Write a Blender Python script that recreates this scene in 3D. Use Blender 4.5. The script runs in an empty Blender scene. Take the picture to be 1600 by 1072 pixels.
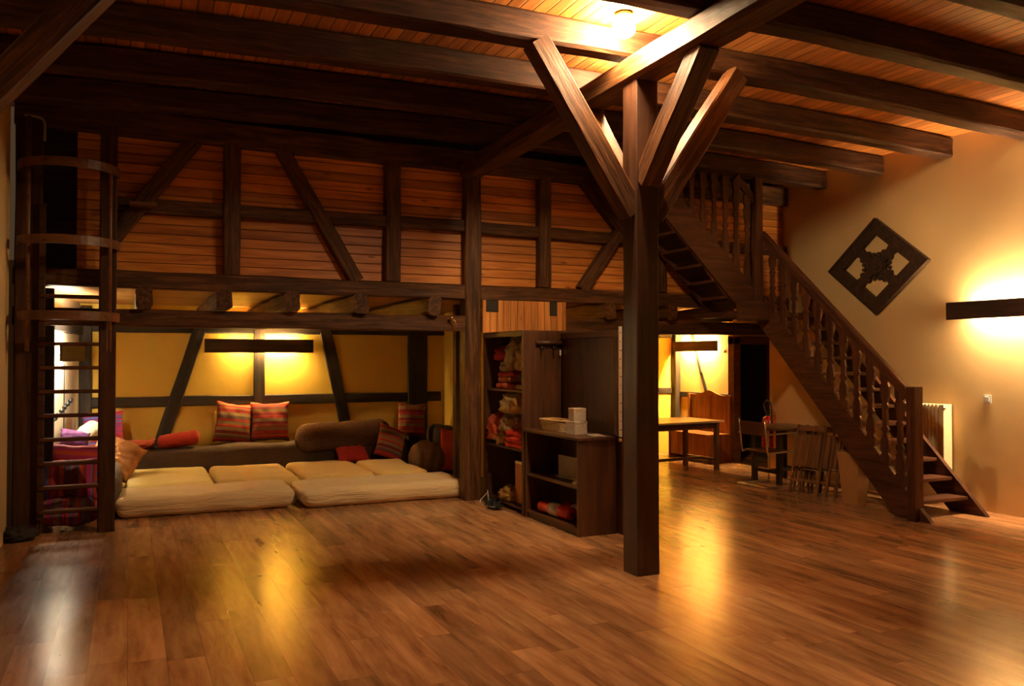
import bpy, bmesh, math, random
from mathutils import Vector, Matrix, noise, Euler
R = math.radians
random.seed(7)
sc = bpy.context.scene
COL = sc.collection
# ------------------------------------------------------------------ camera
cam_d = bpy.data.cameras.new('camera'); cam = bpy.data.objects.new('camera', cam_d); COL.objects.link(cam)
cam.location = (0, 0, 1.6); cam.rotation_euler = (R(90) + math.atan(24/1310), 0, -R(24.6))
cam_d.sensor_width = 36; cam_d.lens = 36*1310/1600; cam_d.clip_start = .05; cam_d.clip_end = 60
sc.camera = cam
# ------------------------------------------------------------------ world and exposure
w = bpy.data.worlds.new('world'); sc.world = w; w.use_nodes = True
w.node_tree.nodes['Background'].inputs[0].default_value = (.02, .012, .006, 1)
w.node_tree.nodes['Background'].inputs[1].default_value = .3
sc.view_settings.view_transform = 'Standard'; sc.view_settings.look = 'None'
sc.view_settings.gamma = 1; sc.view_settings.use_curve_mapping = False
sc.view_settings.exposure = 3.3
# tube strengths (visible lamps, plus unseen ones added for their light)
WARM = (1.0, .60, .24); YEL = (1.0, .66, .23); COOL = (1.0, .72, .40)
P_RIGHT, P_ALCOVE, P_BACKROOM, P_LEFT, P_DOME, P_DOME2 = 140, 80, 210, 75, 150, 80
P_ADDED = 26
ADDED_LAMPS = []      # lamps added out of view on the right wall, built below
try:
    sc.cycles.max_bounces = 8; sc.cycles.diffuse_bounces = 5; sc.cycles.glossy_bounces = 4
    sc.cycles.sample_clamp_indirect = 6; sc.cycles.use_denoising = True; sc.cycles.caustics_reflective = False; sc.cycles.caustics_refractive = False
except Exception: pass

# ------------------------------------------------------------------ materials
def newmat(name):
    m = bpy.data.materials.new(name); m.use_nodes = True
    nt = m.node_tree; b = nt.nodes['Principled BSDF']; return m, nt, b
def N(nt, t, **k):
    n = nt.nodes.new(t)
    for a, v in k.items(): setattr(n, a, v)
    return n
def coords(nt, scale=(1,1,1), rot=(0,0,0)):
    tc = N(nt, 'ShaderNodeTexCoord'); mp = N(nt, 'ShaderNodeMapping')
    mp.inputs['Scale'].default_value = scale; mp.inputs['Rotation'].default_value = rot
    nt.links.new(tc.outputs['Object'], mp.inputs[0]); return mp.outputs[0], tc
def ramp(nt, stops, interp='LINEAR'):
    r = N(nt, 'ShaderNodeValToRGB'); r.color_ramp.interpolation = interp; e = r.color_ramp.elements
    while len(e) > 1: e.remove(e[-1])
    e[0].position = stops[0][0]; e[0].color = (*stops[0][1], 1)
    for p, c in stops[1:]:
        x = e.new(p); x.color = (*c, 1)
    return r
AX = {'x': (1, 12, 12), 'y': (12, 1, 12), 'z': (12, 12, 1)}
def wood(name, c0, c1, c2, axis='x', rough=.5, s=1.6, bump=.25, spec=.4, fib=.8):
    m, nt, b = newmat(name)
    sx = tuple(v*s for v in AX[axis])
    co, tc = coords(nt, sx)
    oi = N(nt, 'ShaderNodeObjectInfo')
    add = N(nt, 'ShaderNodeVectorMath', operation='ADD')
    mul = N(nt, 'ShaderNodeMath', operation='MULTIPLY'); mul.inputs[1].default_value = 40
    nt.links.new(oi.outputs['Random'], mul.inputs[0]); nt.links.new(co, add.inputs[0]); nt.links.new(mul.outputs[0], add.inputs[1])
    n = N(nt, 'ShaderNodeTexNoise'); n.inputs['Scale'].default_value = 1; n.inputs['Detail'].default_value = 7; n.inputs['Roughness'].default_value = .65
    n.inputs['Distortion'].default_value = .3
    nt.links.new(add.outputs[0], n.inputs['Vector'])
    r = ramp(nt, [(.3, c0), (.5, c1), (.72, c2)])
    nt.links.new(n.outputs['Fac'], r.inputs[0])
    # fine fibres and drying cracks running with the grain
    n2 = N(nt, 'ShaderNodeTexNoise'); n2.inputs['Scale'].default_value = 2.6; n2.inputs['Detail'].default_value = 4; n2.inputs['Roughness'].default_value = .7
    nt.links.new(add.outputs[0], n2.inputs['Vector'])
    r2 = ramp(nt, [(.30, (.22, .20, .18)), (.40, (.75, .74, .72)), (.55, (1, 1, 1)), (.72, (1.35, 1.33, 1.3))]); nt.links.new(n2.outputs['Fac'], r2.inputs[0])
    mxx = N(nt, 'ShaderNodeMix', data_type='RGBA', blend_type='MULTIPLY'); mxx.inputs[0].default_value = fib
    nt.links.new(r.outputs[0], mxx.inputs[6]); nt.links.new(r2.outputs[0], mxx.inputs[7]); nt.links.new(mxx.outputs[2], b.inputs['Base Color'])
    b.inputs['Roughness'].default_value = rough; b.inputs['Specular IOR Level'].default_value = spec
    bp = N(nt, 'ShaderNodeBump'); bp.inputs['Strength'].default_value = bump; bp.inputs['Distance'].default_value = .01
    nt.links.new(n.outputs['Fac'], bp.inputs['Height']); nt.links.new(bp.outputs[0], b.inputs['Normal'])
    return m
def boards(name, c0, c1, c2, width, axis='x', across='z', rough=.5, seam=.06, hue=.5):
    """tongue-and-groove boards: every board its own tone, grain along axis, groove across"""
    m, nt, b = newmat(name)
    tc = N(nt, 'ShaderNodeTexCoord'); sep = N(nt, 'ShaderNodeSeparateXYZ'); nt.links.new(tc.outputs['Object'], sep.inputs[0])
    i = {'x': 0, 'y': 1, 'z': 2}
    dv = N(nt, 'ShaderNodeMath', operation='DIVIDE'); dv.inputs[1].default_value = width; nt.links.new(sep.outputs[i[across]], dv.inputs[0])
    fl = N(nt, 'ShaderNodeMath', operation='FLOOR'); nt.links.new(dv.outputs[0], fl.inputs[0])
    fr = N(nt, 'ShaderNodeMath', operation='FRACT'); nt.links.new(dv.outputs[0], fr.inputs[0])
    wn = N(nt, 'ShaderNodeTexWhiteNoise', noise_dimensions='1D'); nt.links.new(fl.outputs[0], wn.inputs['W'])
    mp = N(nt, 'ShaderNodeMapping'); mp.inputs['Scale'].default_value = tuple(v*1.3 for v in AX[axis]); nt.links.new(tc.outputs['Object'], mp.inputs[0])
    mu = N(nt, 'ShaderNodeMath', operation='MULTIPLY'); mu.inputs[1].default_value = 50; nt.links.new(wn.outputs[0], mu.inputs[0])
    ad = N(nt, 'ShaderNodeVectorMath', operation='ADD'); nt.links.new(mp.outputs[0], ad.inputs[0]); nt.links.new(mu.outputs[0], ad.inputs[1])
    n = N(nt, 'ShaderNodeTexNoise'); n.inputs['Scale'].default_value = 1; n.inputs['Detail'].default_value = 6; n.inputs['Distortion'].default_value = 1.2
    nt.links.new(ad.outputs[0], n.inputs['Vector'])
    r = ramp(nt, [(.28, c0), (.5, c1), (.75, c2)]); nt.links.new(n.outputs['Fac'], r.inputs[0])
    # knots
    mk = N(nt, 'ShaderNodeMapping'); mk.inputs['Scale'].default_value = tuple((2.2 if v == 1 else 7) for v in AX[axis]); nt.links.new(tc.outputs['Object'], mk.inputs[0])
    ak = N(nt, 'ShaderNodeVectorMath', operation='ADD'); nt.links.new(mk.outputs[0], ak.inputs[0]); nt.links.new(mu.outputs[0], ak.inputs[1])
    vo = N(nt, 'ShaderNodeTexVoronoi'); nt.links.new(ak.outputs[0], vo.inputs['Vector']); vo.inputs['Scale'].default_value = 1
    kr = ramp(nt, [(.05, (.25, .18, .14)), (.13, (1, 1, 1))]); nt.links.new(vo.outputs['Distance'], kr.inputs[0])
    mx = N(nt, 'ShaderNodeMix', data_type='RGBA', blend_type='MULTIPLY'); mx.inputs[0].default_value = .8
    nt.links.new(r.outputs[0], mx.inputs[6]); nt.links.new(kr.outputs[0], mx.inputs[7])
    tn = N(nt, 'ShaderNodeMapRange'); tn.inputs['To Min'].default_value = 1-hue*.5; tn.inputs['To Max'].default_value = 1+hue*.5; nt.links.new(wn.outputs[0], tn.inputs[0])
    m2 = N(nt, 'ShaderNodeMix', data_type='RGBA', blend_type='MULTIPLY'); m2.inputs[0].default_value = 1
    nt.links.new(mx.outputs[2], m2.inputs[6]); nt.links.new(tn.outputs[0], m2.inputs[7])
    # groove
    pp = N(nt, 'ShaderNodeMath', operation='PINGPONG'); pp.inputs[1].default_value = .5; nt.links.new(fr.outputs[0], pp.inputs[0])
    gr = N(nt, 'ShaderNodeMapRange'); gr.inputs['From Max'].default_value = seam; nt.links.new(pp.outputs[0], gr.inputs[0])
    m3 = N(nt, 'ShaderNodeMix', data_type='RGBA'); m3.inputs[6].default_value = (c0[0]*.12, c0[1]*.1, c0[2]*.1, 1)
    nt.links.new(gr.outputs[0], m3.inputs[0]); nt.links.new(m2.outputs[2], m3.inputs[7])
    nt.links.new(m3.outputs[2], b.inputs['Base Color']); b.inputs['Roughness'].default_value = rough
    bp = N(nt, 'ShaderNodeBump'); bp.inputs['Strength'].default_value = .8; bp.inputs['Distance'].default_value = .006
    nt.links.new(gr.outputs[0], bp.inputs['Height']); nt.links.new(bp.outputs[0], b.inputs['Normal'])
    return m
def plaster(name, c, bump=.25, rough=.8):
    m, nt, b = newmat(name); co, _ = coords(nt)
    n = N(nt, 'ShaderNodeTexNoise'); n.inputs['Scale'].default_value = 1.6; n.inputs['Detail'].default_value = 8; nt.links.new(co, n.inputs[0])
    r = ramp(nt, [(.3, tuple(v*.9 for v in c)), (.7, c)]); nt.links.new(n.outputs['Fac'], r.inputs[0]); nt.links.new(r.outputs[0], b.inputs['Base Color'])
    n2 = N(nt, 'ShaderNodeTexNoise'); n2.inputs['Scale'].default_value = 7; n2.inputs['Detail'].default_value = 5; n2.inputs['Distortion'].default_value = .8; nt.links.new(co, n2.inputs[0])
    bp = N(nt, 'ShaderNodeBump'); bp.inputs['Strength'].default_value = bump; bp.inputs['Distance'].default_value = .02
    nt.links.new(n2.outputs['Fac'], bp.inputs['Height']); nt.links.new(bp.outputs[0], b.inputs['Normal']); b.inputs['Roughness'].default_value = rough
    return m
def plain(name, c, rough=.5, metal=0, bump=0, bs=30, sheen=0, var=.12):
    m, nt, b = newmat(name); co, _ = coords(nt)
    n = N(nt, 'ShaderNodeTexNoise'); n.inputs['Scale'].default_value = bs; n.inputs['Detail'].default_value = 5; nt.links.new(co, n.inputs[0])
    r = ramp(nt, [(.3, tuple(v*(1-var) for v in c)), (.7, c)]); nt.links.new(n.outputs['Fac'], r.inputs[0]); nt.links.new(r.outputs[0], b.inputs['Base Color'])
    b.inputs['Roughness'].default_value = rough; b.inputs['Metallic'].default_value = metal
    if sheen: b.inputs['Sheen Weight'].default_value = sheen
    if bump:
        bp = N(nt, 'ShaderNodeBump'); bp.inputs['Strength'].default_value = bump; bp.inputs['Distance'].default_value = .01
        nt.links.new(n.outputs['Fac'], bp.inputs['Height']); nt.links.new(bp.outputs[0], b.inputs['Normal'])
    return m
def glow(name, c, s):
    m, nt, b = newmat(name); b.inputs['Base Color'].default_value = (*c, 1)
    b.inputs['Emission Color'].default_value = (*c, 1); b.inputs['Emission Strength'].default_value = s; return m
def stripes(name, cols, span, axis='z', seed=0, n=26):
    """woven cloth with bands of colour across one axis of the cushion"""
    m, nt, b = newmat(name); tc = N(nt, 'ShaderNodeTexCoord'); sep = N(nt, 'ShaderNodeSeparateXYZ'); nt.links.new(tc.outputs['Object'], sep.inputs[0])
    mr = N(nt, 'ShaderNodeMapRange'); mr.inputs['From Min'].default_value = -span/2; mr.inputs['From Max'].default_value = span/2
    if axis == 'z': mr.inputs['From Min'].default_value = 0; mr.inputs['From Max'].default_value = span
    nt.links.new(sep.outputs[{'x': 0, 'y': 1, 'z': 2}[axis]], mr.inputs[0])
    rnd = random.Random(seed); st = []; p = 0; last = None
    while p < 1 and len(st) < n:
        c = rnd.choice([q for q in cols if q is not last]); last = c
        st.append((min(p, 1), c)); p += rnd.choice([.02, .03, .045, .07])
    r = ramp(nt, st, 'CONSTANT'); nt.links.new(mr.outputs[0], r.inputs[0]); nt.links.new(r.outputs[0], b.inputs['Base Color'])
    b.inputs['Roughness'].default_value = .85
    nn = N(nt, 'ShaderNodeTexNoise'); nn.inputs['Scale'].default_value = 90; nt.links.new(tc.outputs['Object'], nn.inputs[0])
    bp = N(nt, 'ShaderNodeBump'); bp.inputs['Strength'].default_value = .3; bp.inputs['Distance'].default_value = .004
    nt.links.new(nn.outputs['Fac'], bp.inputs['Height']); nt.links.new(bp.outputs[0], b.inputs['Normal'])
    return m

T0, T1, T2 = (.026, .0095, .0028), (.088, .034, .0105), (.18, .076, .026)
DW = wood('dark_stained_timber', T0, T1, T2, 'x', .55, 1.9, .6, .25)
DWX = DW
DWY = wood('dark_timber_y', T0, T1, T2, 'y', .55, 1.3, .5)
DWZ = wood('dark_timber_z', T0, T1, T2, 'z', .55, 1.3, .5)
JOI = wood('dark_joist_timber', (.015, .005, .0016), (.052, .0185, .006), (.11, .044, .015), 'x', .6, 1.9, .6, .25)  # dark timber copied darker, shade of the dim ceiling in its colour
BLK = wood('blackened_wall_timber', (.012, .007, .004), (.03, .017, .009), (.055, .032, .018), 'x', .7, 1.3, .5)
POSTM = wood('painted_brown_post', (.036, .014, .007), (.058, .024, .012), (.08, .036, .019), 'x', .42, .7, .2)
STR = wood('stained_stair_wood', (.035, .012, .005), (.075, .026, .011), (.12, .045, .02), 'x', .5, 1.4, .2, .25)
STRZ = wood('stained_stair_wood_z', (.035, .012, .005), (.075, .026, .011), (.12, .045, .02), 'z', .5, 1.4, .2, .25)
CABZ = wood('dark_veneer', (.034, .012, .005), (.072, .028, .012), (.10, .042, .020), 'z', .42, .8, .08)
CABY = wood('dark_veneer_y', (.034, .012, .005), (.072, .028, .012), (.10, .042, .020), 'y', .42, .8, .08)
LADM = wood('ladder_wood', (.03, .0115, .0045), (.062, .025, .010), (.10, .042, .018), 'x', .6, 1.0, .15, .2)
HOOPM = wood('hoop_wood', (.09, .035, .013), (.15, .06, .023), (.21, .09, .038), 'x', .4, 1.0, .1)
LAMPB = wood('lamp_board_wood', (.025, .012, .006), (.05, .024, .011), (.075, .038, .018), 'x', .6, 1.2, .1)
PINE_INF = boards('pine_board_infill', (.34, .098, .014), (.56, .185, .028), (.74, .30, .055), .096, 'x', 'z', .42, .07, .55)
PINE_CEIL = boards('pine_board_ceiling', (.28, .085, .016), (.44, .15, .030), (.60, .25, .07), .105, 'y', 'x', .42, .07, .55)
PINE_LOFT = boards('pine_board_loft', (.30, .13, .03), (.46, .22, .06), (.6, .32, .1), .10, 'x', 'y', .45, .06, .35)
PINE_BOX = boards('pine_box_boards', (.44, .16, .035), (.66, .26, .06), (.78, .38, .11), .086, 'z', 'x', .42, .05, .4)
CREAM = plaster('cream_plaster', (.68, .46, .205), .07)
YELLOW = plaster('yellow_plaster', (.74, .49, .075), .15)
YELLOW2 = plaster('pale_yellow_plaster', (.78, .52, .17), .15)
WHITE = plaster('pale_plaster', (.72, .62, .45), .1)
CHROME = plain('chrome', (.9, .87, .82), .28, 1)
BRASS = plain('brass', (.7, .5, .2), .25, 1)
BLACK = plain('black_plastic', (.012, .012, .012), .4)
PAPER = plain('paper', (.8, .74, .64), .7)

def floor_mat():
    m, nt, b = newmat('laminate_planks')
    W, Ln = .19, 1.28
    tc = N(nt, 'ShaderNodeTexCoord'); sep = N(nt, 'ShaderNodeSeparateXYZ'); nt.links.new(tc.outputs['Object'], sep.inputs[0])
    def ma(op, a, v=None, c=None):
        n = N(nt, 'ShaderNodeMath', operation=op)
        for k, q in enumerate((a, v, c)):
            if q is None: continue
            if isinstance(q, (int, float)): n.inputs[k].default_value = q
            else: nt.links.new(q, n.inputs[k])
        return n.outputs[0]
    xi = ma('DIVIDE', sep.outputs[0], W); row = ma('FLOOR', xi); fx = ma('FRACT', xi)
    wn = N(nt, 'ShaderNodeTexWhiteNoise', noise_dimensions='1D'); nt.links.new(row, wn.inputs['W'])
    yo = ma('ADD', ma('DIVIDE', sep.outputs[1], Ln), ma('MULTIPLY', wn.outputs[0], 7.3)); col = ma('FLOOR', yo); fy = ma('FRACT', yo)
    cm = N(nt, 'ShaderNodeCombineXYZ'); nt.links.new(row, cm.inputs[0]); nt.links.new(col, cm.inputs[1])
    w2 = N(nt, 'ShaderNodeTexWhiteNoise', noise_dimensions='3D'); nt.links.new(cm.outputs[0], w2.inputs['Vector'])
    mp = N(nt, 'ShaderNodeMapping'); mp.inputs['Scale'].default_value = (11, 1.5, 1); nt.links.new(tc.outputs['Object'], mp.inputs[0])
    sc_ = N(nt, 'ShaderNodeVectorMath', operation='SCALE'); sc_.inputs['Scale'].default_value = 30; nt.links.new(w2.outputs['Color'], sc_.inputs[0])
    ad = N(nt, 'ShaderNodeVectorMath', operation='ADD'); nt.links.new(mp.outputs[0], ad.inputs[0]); nt.links.new(sc_.outputs[0], ad.inputs[1])
    n = N(nt, 'ShaderNodeTexNoise'); n.inputs['Scale'].default_value = 1.0; n.inputs['Detail'].default_value = 8; n.inputs['Roughness'].default_value = .62; n.inputs['Distortion'].default_value = .35
    nt.links.new(ad.outputs[0], n.inputs['Vector'])
    r = ramp(nt, [(.25, (.17, .068, .026)), (.45, (.33, .155, .066)), (.62, (.44, .222, .100)), (.8, (.54, .30, .150))]); nt.links.new(n.outputs['Fac'], r.inputs[0])
    tn = N(nt, 'ShaderNodeMapRange'); tn.inputs['To Min'].default_value = .74; tn.inputs['To Max'].default_value = 1.2; nt.links.new(w2.outputs['Value'], tn.inputs[0])
    m2 = N(nt, 'ShaderNodeMix', data_type='RGBA', blend_type='MULTIPLY'); m2.inputs[0].default_value = 1
    nt.links.new(r.outputs[0], m2.inputs[6]); nt.links.new(tn.outputs[0], m2.inputs[7])
    px = ma('PINGPONG', fx, .5); py = ma('PINGPONG', fy, .5)
    sx = ma('MINIMUM', ma('DIVIDE', px, .012), 1.0); sy = ma('MINIMUM', ma('DIVIDE', py, .0022), 1.0)
    s = ma('MULTIPLY', sx, sy)
    m3 = N(nt, 'ShaderNodeMix', data_type='RGBA', blend_type='MULTIPLY'); m3.inputs[0].default_value = 1
    sm = N(nt, 'ShaderNodeMapRange'); sm.inputs['To Min'].default_value = .45; nt.links.new(s, sm.inputs[0])
    nt.links.new(m2.outputs[2], m3.inputs[6]); nt.links.new(sm.outputs[0], m3.inputs[7])
    nt.links.new(m3.outputs[2], b.inputs['Base Color'])
    rr = N(nt, 'ShaderNodeMapRange'); rr.inputs['To Min'].default_value = .17; rr.inputs['To Max'].default_value = .27; nt.links.new(n.outputs['Fac'], rr.inputs[0])
    nt.links.new(rr.outputs[0], b.inputs['Roughness'])
    b.inputs['Specular IOR Level'].default_value = .5
    bp = N(nt, 'ShaderNodeBump'); bp.inputs['Strength'].default_value = .12; bp.inputs['Distance'].default_value = .004
    nt.links.new(n.outputs['Fac'], bp.inputs['Height']); nt.links.new(bp.outputs[0], b.inputs['Normal'])
    return m
FLOORM = floor_mat()

# ------------------------------------------------------------------ helpers
def tag(o, label=None, cat=None, group=None, kind=None):
    if label: o['label'] = label
    if cat: o['category'] = cat
    if group: o['group'] = group
    if kind: o['kind'] = kind
    return o
def thing(name, label, cat, loc=(0,0,0), rz=0, group=None):
    o = bpy.data.objects.new(name, None); COL.objects.link(o); o.location = loc; o.rotation_euler = (0, 0, rz)
    o.empty_display_size = .1
    return tag(o, label, cat, group)
def world(o):
    m = o.matrix_basis.copy()
    while o.parent: o = o.parent; m = o.matrix_basis @ m
    return m
def mobj(name, bm, mat, parent=None, M=None, smooth=False, ws=False):
    """link the bmesh as one mesh object; ws: M is a world matrix even under a parent"""
    me = bpy.data.meshes.new(name); bmesh.ops.recalc_face_normals(bm, faces=bm.faces); bm.to_mesh(me); bm.free()
    if smooth:
        for p in me.polygons: p.use_smooth = True
    me.materials.append(mat)
    o = bpy.data.objects.new(name, me); COL.objects.link(o)
    if parent: o.parent = parent
    if M is not None:
        o.matrix_basis = world(parent).inverted() @ M if (parent and ws) else M
    elif parent and ws: o.matrix_basis = world(parent).inverted()
    return o
def bbox(bm, x0, x1, y0, y1, z0, z1, bev=0):
    vs = [bm.verts.new((x, y, z)) for x in (x0, x1) for y in (y0, y1) for z in (z0, z1)]
    f = [(0,1,3,2), (4,6,7,5), (0,4,5,1), (2,3,7,6), (0,2,6,4), (1,5,7,3)]
    fs = [bm.faces.new([vs[i] for i in q]) for q in f]
    if bev:
        es = list({e for q in fs for e in q.edges})
        bmesh.ops.bevel(bm, geom=es, offset=bev, segments=2, affect='EDGES', profile=.6)
    return bm
def box(name, x0, x1, y0, y1, z0, z1, mat, parent=None, bev=.004, ws=True):
    """box given in world coordinates; origin at its centre"""
    c = Vector(((x0+x1)/2, (y0+y1)/2, (z0+z1)/2)); bm = bmesh.new()
    bbox(bm, x0-c.x, x1-c.x, y0-c.y, y1-c.y, z0-c.z, z1-c.z, bev)
    return mobj(name, bm, mat, parent, Matrix.Translation(c), ws=ws)
def frame_axes(p0, p1, up):
    x = (p1-p0).normalized(); u = Vector(up); y = u.cross(x).normalized(); z = x.cross(y)
    return Matrix(((x.x, y.x, z.x, p0.x), (x.y, y.y, z.y, p0.y), (x.z, y.z, z.z, p0.z), (0, 0, 0, 1)))
def beam(name, p0, p1, wd, h, mat, parent=None, up=(0,0,1), rough=.005, crown=0, ch=.012, seed=None, seg=.14):
    """hewn timber, length along its local X, wd across (local Y), h along 'up' (local Z), wavy faces and chamfered corners"""
    p0, p1 = Vector(p0), Vector(p1); L = (p1-p0).length; M = frame_axes(p0, p1, up); bm = bmesh.new()
    n = max(2, int(L/seg)); a, b_ = wd/2, h/2; c = min(ch, a*.4, b_*.4)
    prof = [(-a+c, -b_), (0, -b_), (a-c, -b_), (a, -b_+c), (a, 0), (a, b_-c), (a-c, b_), (0, b_), (-a+c, b_), (-a, b_-c), (-a, 0), (-a, -b_+c)]
    sd = random.uniform(0, 99) if seed is None else seed; rings = []
    for i in range(n+1):
        t = i/n; x = t*L; cz = crown*(1-(2*t-1)**2); ring = []
        for k, (y, z) in enumerate(prof):
            q = Vector((x*1.7+sd, y*6+k*.13, z*6-sd)); d = rough
            ring.append(bm.verts.new((x, y+noise.noise(q)*d*1.6, z+cz+noise.noise(q+Vector((9, 4, 2)))*d*1.6)))
        rings.append(ring)
    m = len(prof)
    for i in range(n):
        for k in range(m): bm.faces.new((rings[i][k], rings[i+1][k], rings[i+1][(k+1) % m], rings[i][(k+1) % m]))
    bm.faces.new(rings[0]); bm.faces.new(rings[-1][::-1])
    return mobj(name, bm, mat, parent, M, ws=True)
def tube(bm, pts, r, n=8, cyc=False):
    pts = [Vector(p) for p in pts]; rings = []; N_ = len(pts); prev = None
    for i, p in enumerate(pts):
        if cyc: d = pts[(i+1) % N_]-pts[i-1]
        else: d = pts[min(i+1, N_-1)]-pts[max(i-1, 0)]
        d.normalize()
        u = prev - d*prev.dot(d) if prev else (Vector((0, 0, 1)) if abs(d.z) < .9 else Vector((1, 0, 0)))
        if u.length < 1e-4: u = Vector((1, 0, 0))
        u = (u - d*u.dot(d)).normalized(); prev = u; v = d.cross(u)
        rr = r[i] if isinstance(r, (list, tuple)) else r
        rings.append([bm.verts.new(p+(u*math.cos(2*math.pi*k/n)+v*math.sin(2*math.pi*k/n))*rr) for k in range(n)])
    for i in range(N_ if cyc else N_-1):
        a, b_ = rings[i], rings[(i+1) % N_]
        for k in range(n): bm.faces.new((a[k], a[(k+1) % n], b_[(k+1) % n], b_[k]))
    if not cyc: bm.faces.new(rings[0][::-1]); bm.faces.new(rings[-1])
    return bm
def smoothpath(pts, n=6):
    pts = [Vector(p) for p in pts]; out = []
    for i in range(len(pts)-1):
        a = pts[max(i-1, 0)]; b_ = pts[i]; c = pts[i+1]; d = pts[min(i+2, len(pts)-1)]
        for k in range(n):
            t = k/n; out.append(.5*((2*b_)+(c-a)*t+(2*a-5*b_+4*c-d)*t*t+(3*b_-a-3*c+d)*t**3))
    out.append(pts[-1]); return out
def prism(bm, poly, d0, d1, axis='y'):
    """extrude a polygon; axis y: poly is (x,z); x: poly is (y,z); z: (x,y)"""
    def P(a, b_, d): return {'y': (a, d, b_), 'x': (d, a, b_), 'z': (a, b_, d)}[axis]
    lo = [bm.verts.new(P(a, b_, d0)) for a, b_ in poly]; hi = [bm.verts.new(P(a, b_, d1)) for a, b_ in poly]; n = len(poly)
    for i in range(n): bm.faces.new((lo[i], lo[(i+1) % n], hi[(i+1) % n], hi[i]))
    f1 = bm.faces.new(lo[::-1]); f2 = bm.faces.new(hi)
    bmesh.ops.triangulate(bm, faces=[f1, f2]); return bm
def softbox(w_, d, h, r=.05, n=22, disp=0, scale=6, seed=0, fn=None):
    """rounded, slightly lumpy block centred in x and y with its underside at z=0"""
    bm = bmesh.new(); V = {}
    def g(i, k): return -1+2*i/k
    def vert(p):
        key = tuple(round(c, 5) for c in p)
        if key in V: return V[key]
        v = Vector((p[0]*w_/2, p[1]*d/2, p[2]*h/2)); rr = min(r, w_/2*.98, d/2*.98, h/2*.98)
        c = Vector((max(-w_/2+rr, min(w_/2-rr, v.x)), max(-d/2+rr, min(d/2-rr, v.y)), max(-h/2+rr, min(h/2-rr, v.z))))
        e = v-c
        if e.length > 1e-6: v = c+e.normalized()*rr
        if disp:
            q = v*scale+Vector((seed*3.1, seed*1.7, seed)); v += (e.normalized() if e.length > 1e-6 else Vector((0, 0, 1)))*noise.noise(q)*disp
        v.z += h/2
        if fn: v = Vector(fn(v.x, v.y, v.z))
        V[key] = bm.verts.new(v); return V[key]
    # sample densest near the rounded edges
    def ss(m_):
        return [-1, -.985, -.96, -.92]+[(-.86+1.72*i/(m_-1)) for i in range(m_)]+[.92, .96, .985, 1]
    S = ss(n)
    for ax in range(3):
        for sgn in (-1, 1):
            for i in range(len(S)-1):
                for k in range(len(S)-1):
                    q = []
                    for (a, b_) in ((S[i], S[k]), (S[i+1], S[k]), (S[i+1], S[k+1]), (S[i], S[k+1])):
                        p = [0, 0, 0]; p[ax] = sgn; p[(ax+1) % 3] = a; p[(ax+2) % 3] = b_; q.append(vert(p))
                    if len(set(q)) == 4:
                        try: bm.faces.new(q if sgn > 0 else q[::-1])
                        except ValueError: pass
    return bm
def cushion_bm(w_, h, t, n=22, seed=0, sag=.0):
    """square scatter cushion in the local XZ plane, thickness along Y, pinched corners, base at z=0"""
    bm = bmesh.new(); side = {}
    for s in (-1, 1):
        for i in range(n+1):
            for k in range(n+1):
                u, v = -1+2*i/n, -1+2*k/n
                f = ((1-u*u)*(1-v*v))**.38
                ex = 1-.10*(1-v*v)*abs(u)**3; ez = 1-.10*(1-u*u)*abs(v)**3
                x, z = u*w_/2*ex, v*h/2*ez
                y = s*t/2*f*(1+.12*noise.noise(Vector((u*2+seed, v*2, s))))+noise.noise(Vector((u*3+seed, v*3, 1)))*t*.06
                x += noise.noise(Vector((v*2, seed, 3)))*.012; z += noise.noise(Vector((u*2, seed, 7)))*.012
                z -= sag*(1-abs(v))*f*.5
                if s == 1 and (i in (0, n) or k in (0, n)): side[(s, i, k)] = side[(-1, i, k)]; continue
                side[(s, i, k)] = bm.verts.new((x, y, z+h/2))
        for i in range(n):
            for k in range(n):
                q = [side[(s, i, k)], side[(s, i+1, k)], side[(s, i+1, k+1)], side[(s, i, k+1)]]
                bm.faces.new(q if s < 0 else q[::-1])
    return bm
def cushion(name, w_, h, t, mat, label, loc, rot=(0,0,0), group=None, seed=0, cat='cushion'):
    M = Matrix.Translation(loc) @ Euler([R(a) for a in rot], 'XYZ').to_matrix().to_4x4()
    return tag(mobj(name, cushion_bm(w_, h, t, seed=seed), mat, None, M, smooth=True), label, cat, group)
def blob(name, size, mat, label, cat, loc, rot=(0,0,0), disp=.25, scale=3, seed=0, flat=-.75, group=None, n=36, fold=0, parent=None):
    """heap of cloth: an ellipsoid with folds and a flattened underside"""
    bm = bmesh.new(); bmesh.ops.create_uvsphere(bm, u_segments=n, v_segments=n//2, radius=1)
    sx, sy, sz = size
    for v in bm.verts:
        p = v.co.copy(); q = p*scale+Vector((seed, seed*2, seed*.5)); k = 1+disp*noise.noise(q)+disp*.5*noise.noise(q*2.3)
        if fold: k += fold*abs(math.sin(q.x*3+3*noise.noise(q)))
        p = p*k; p.z = max(p.z, flat); v.co = Vector((p.x*sx/2, p.y*sy/2, (p.z-flat)*sz/(1-flat)))
    M = Matrix.Translation(loc) @ Euler([R(a) for a in rot], 'XYZ').to_matrix().to_4x4()
    o = mobj(name, bm, mat, parent, M, smooth=True)
    return tag(o, label, cat, group) if label else o
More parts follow.
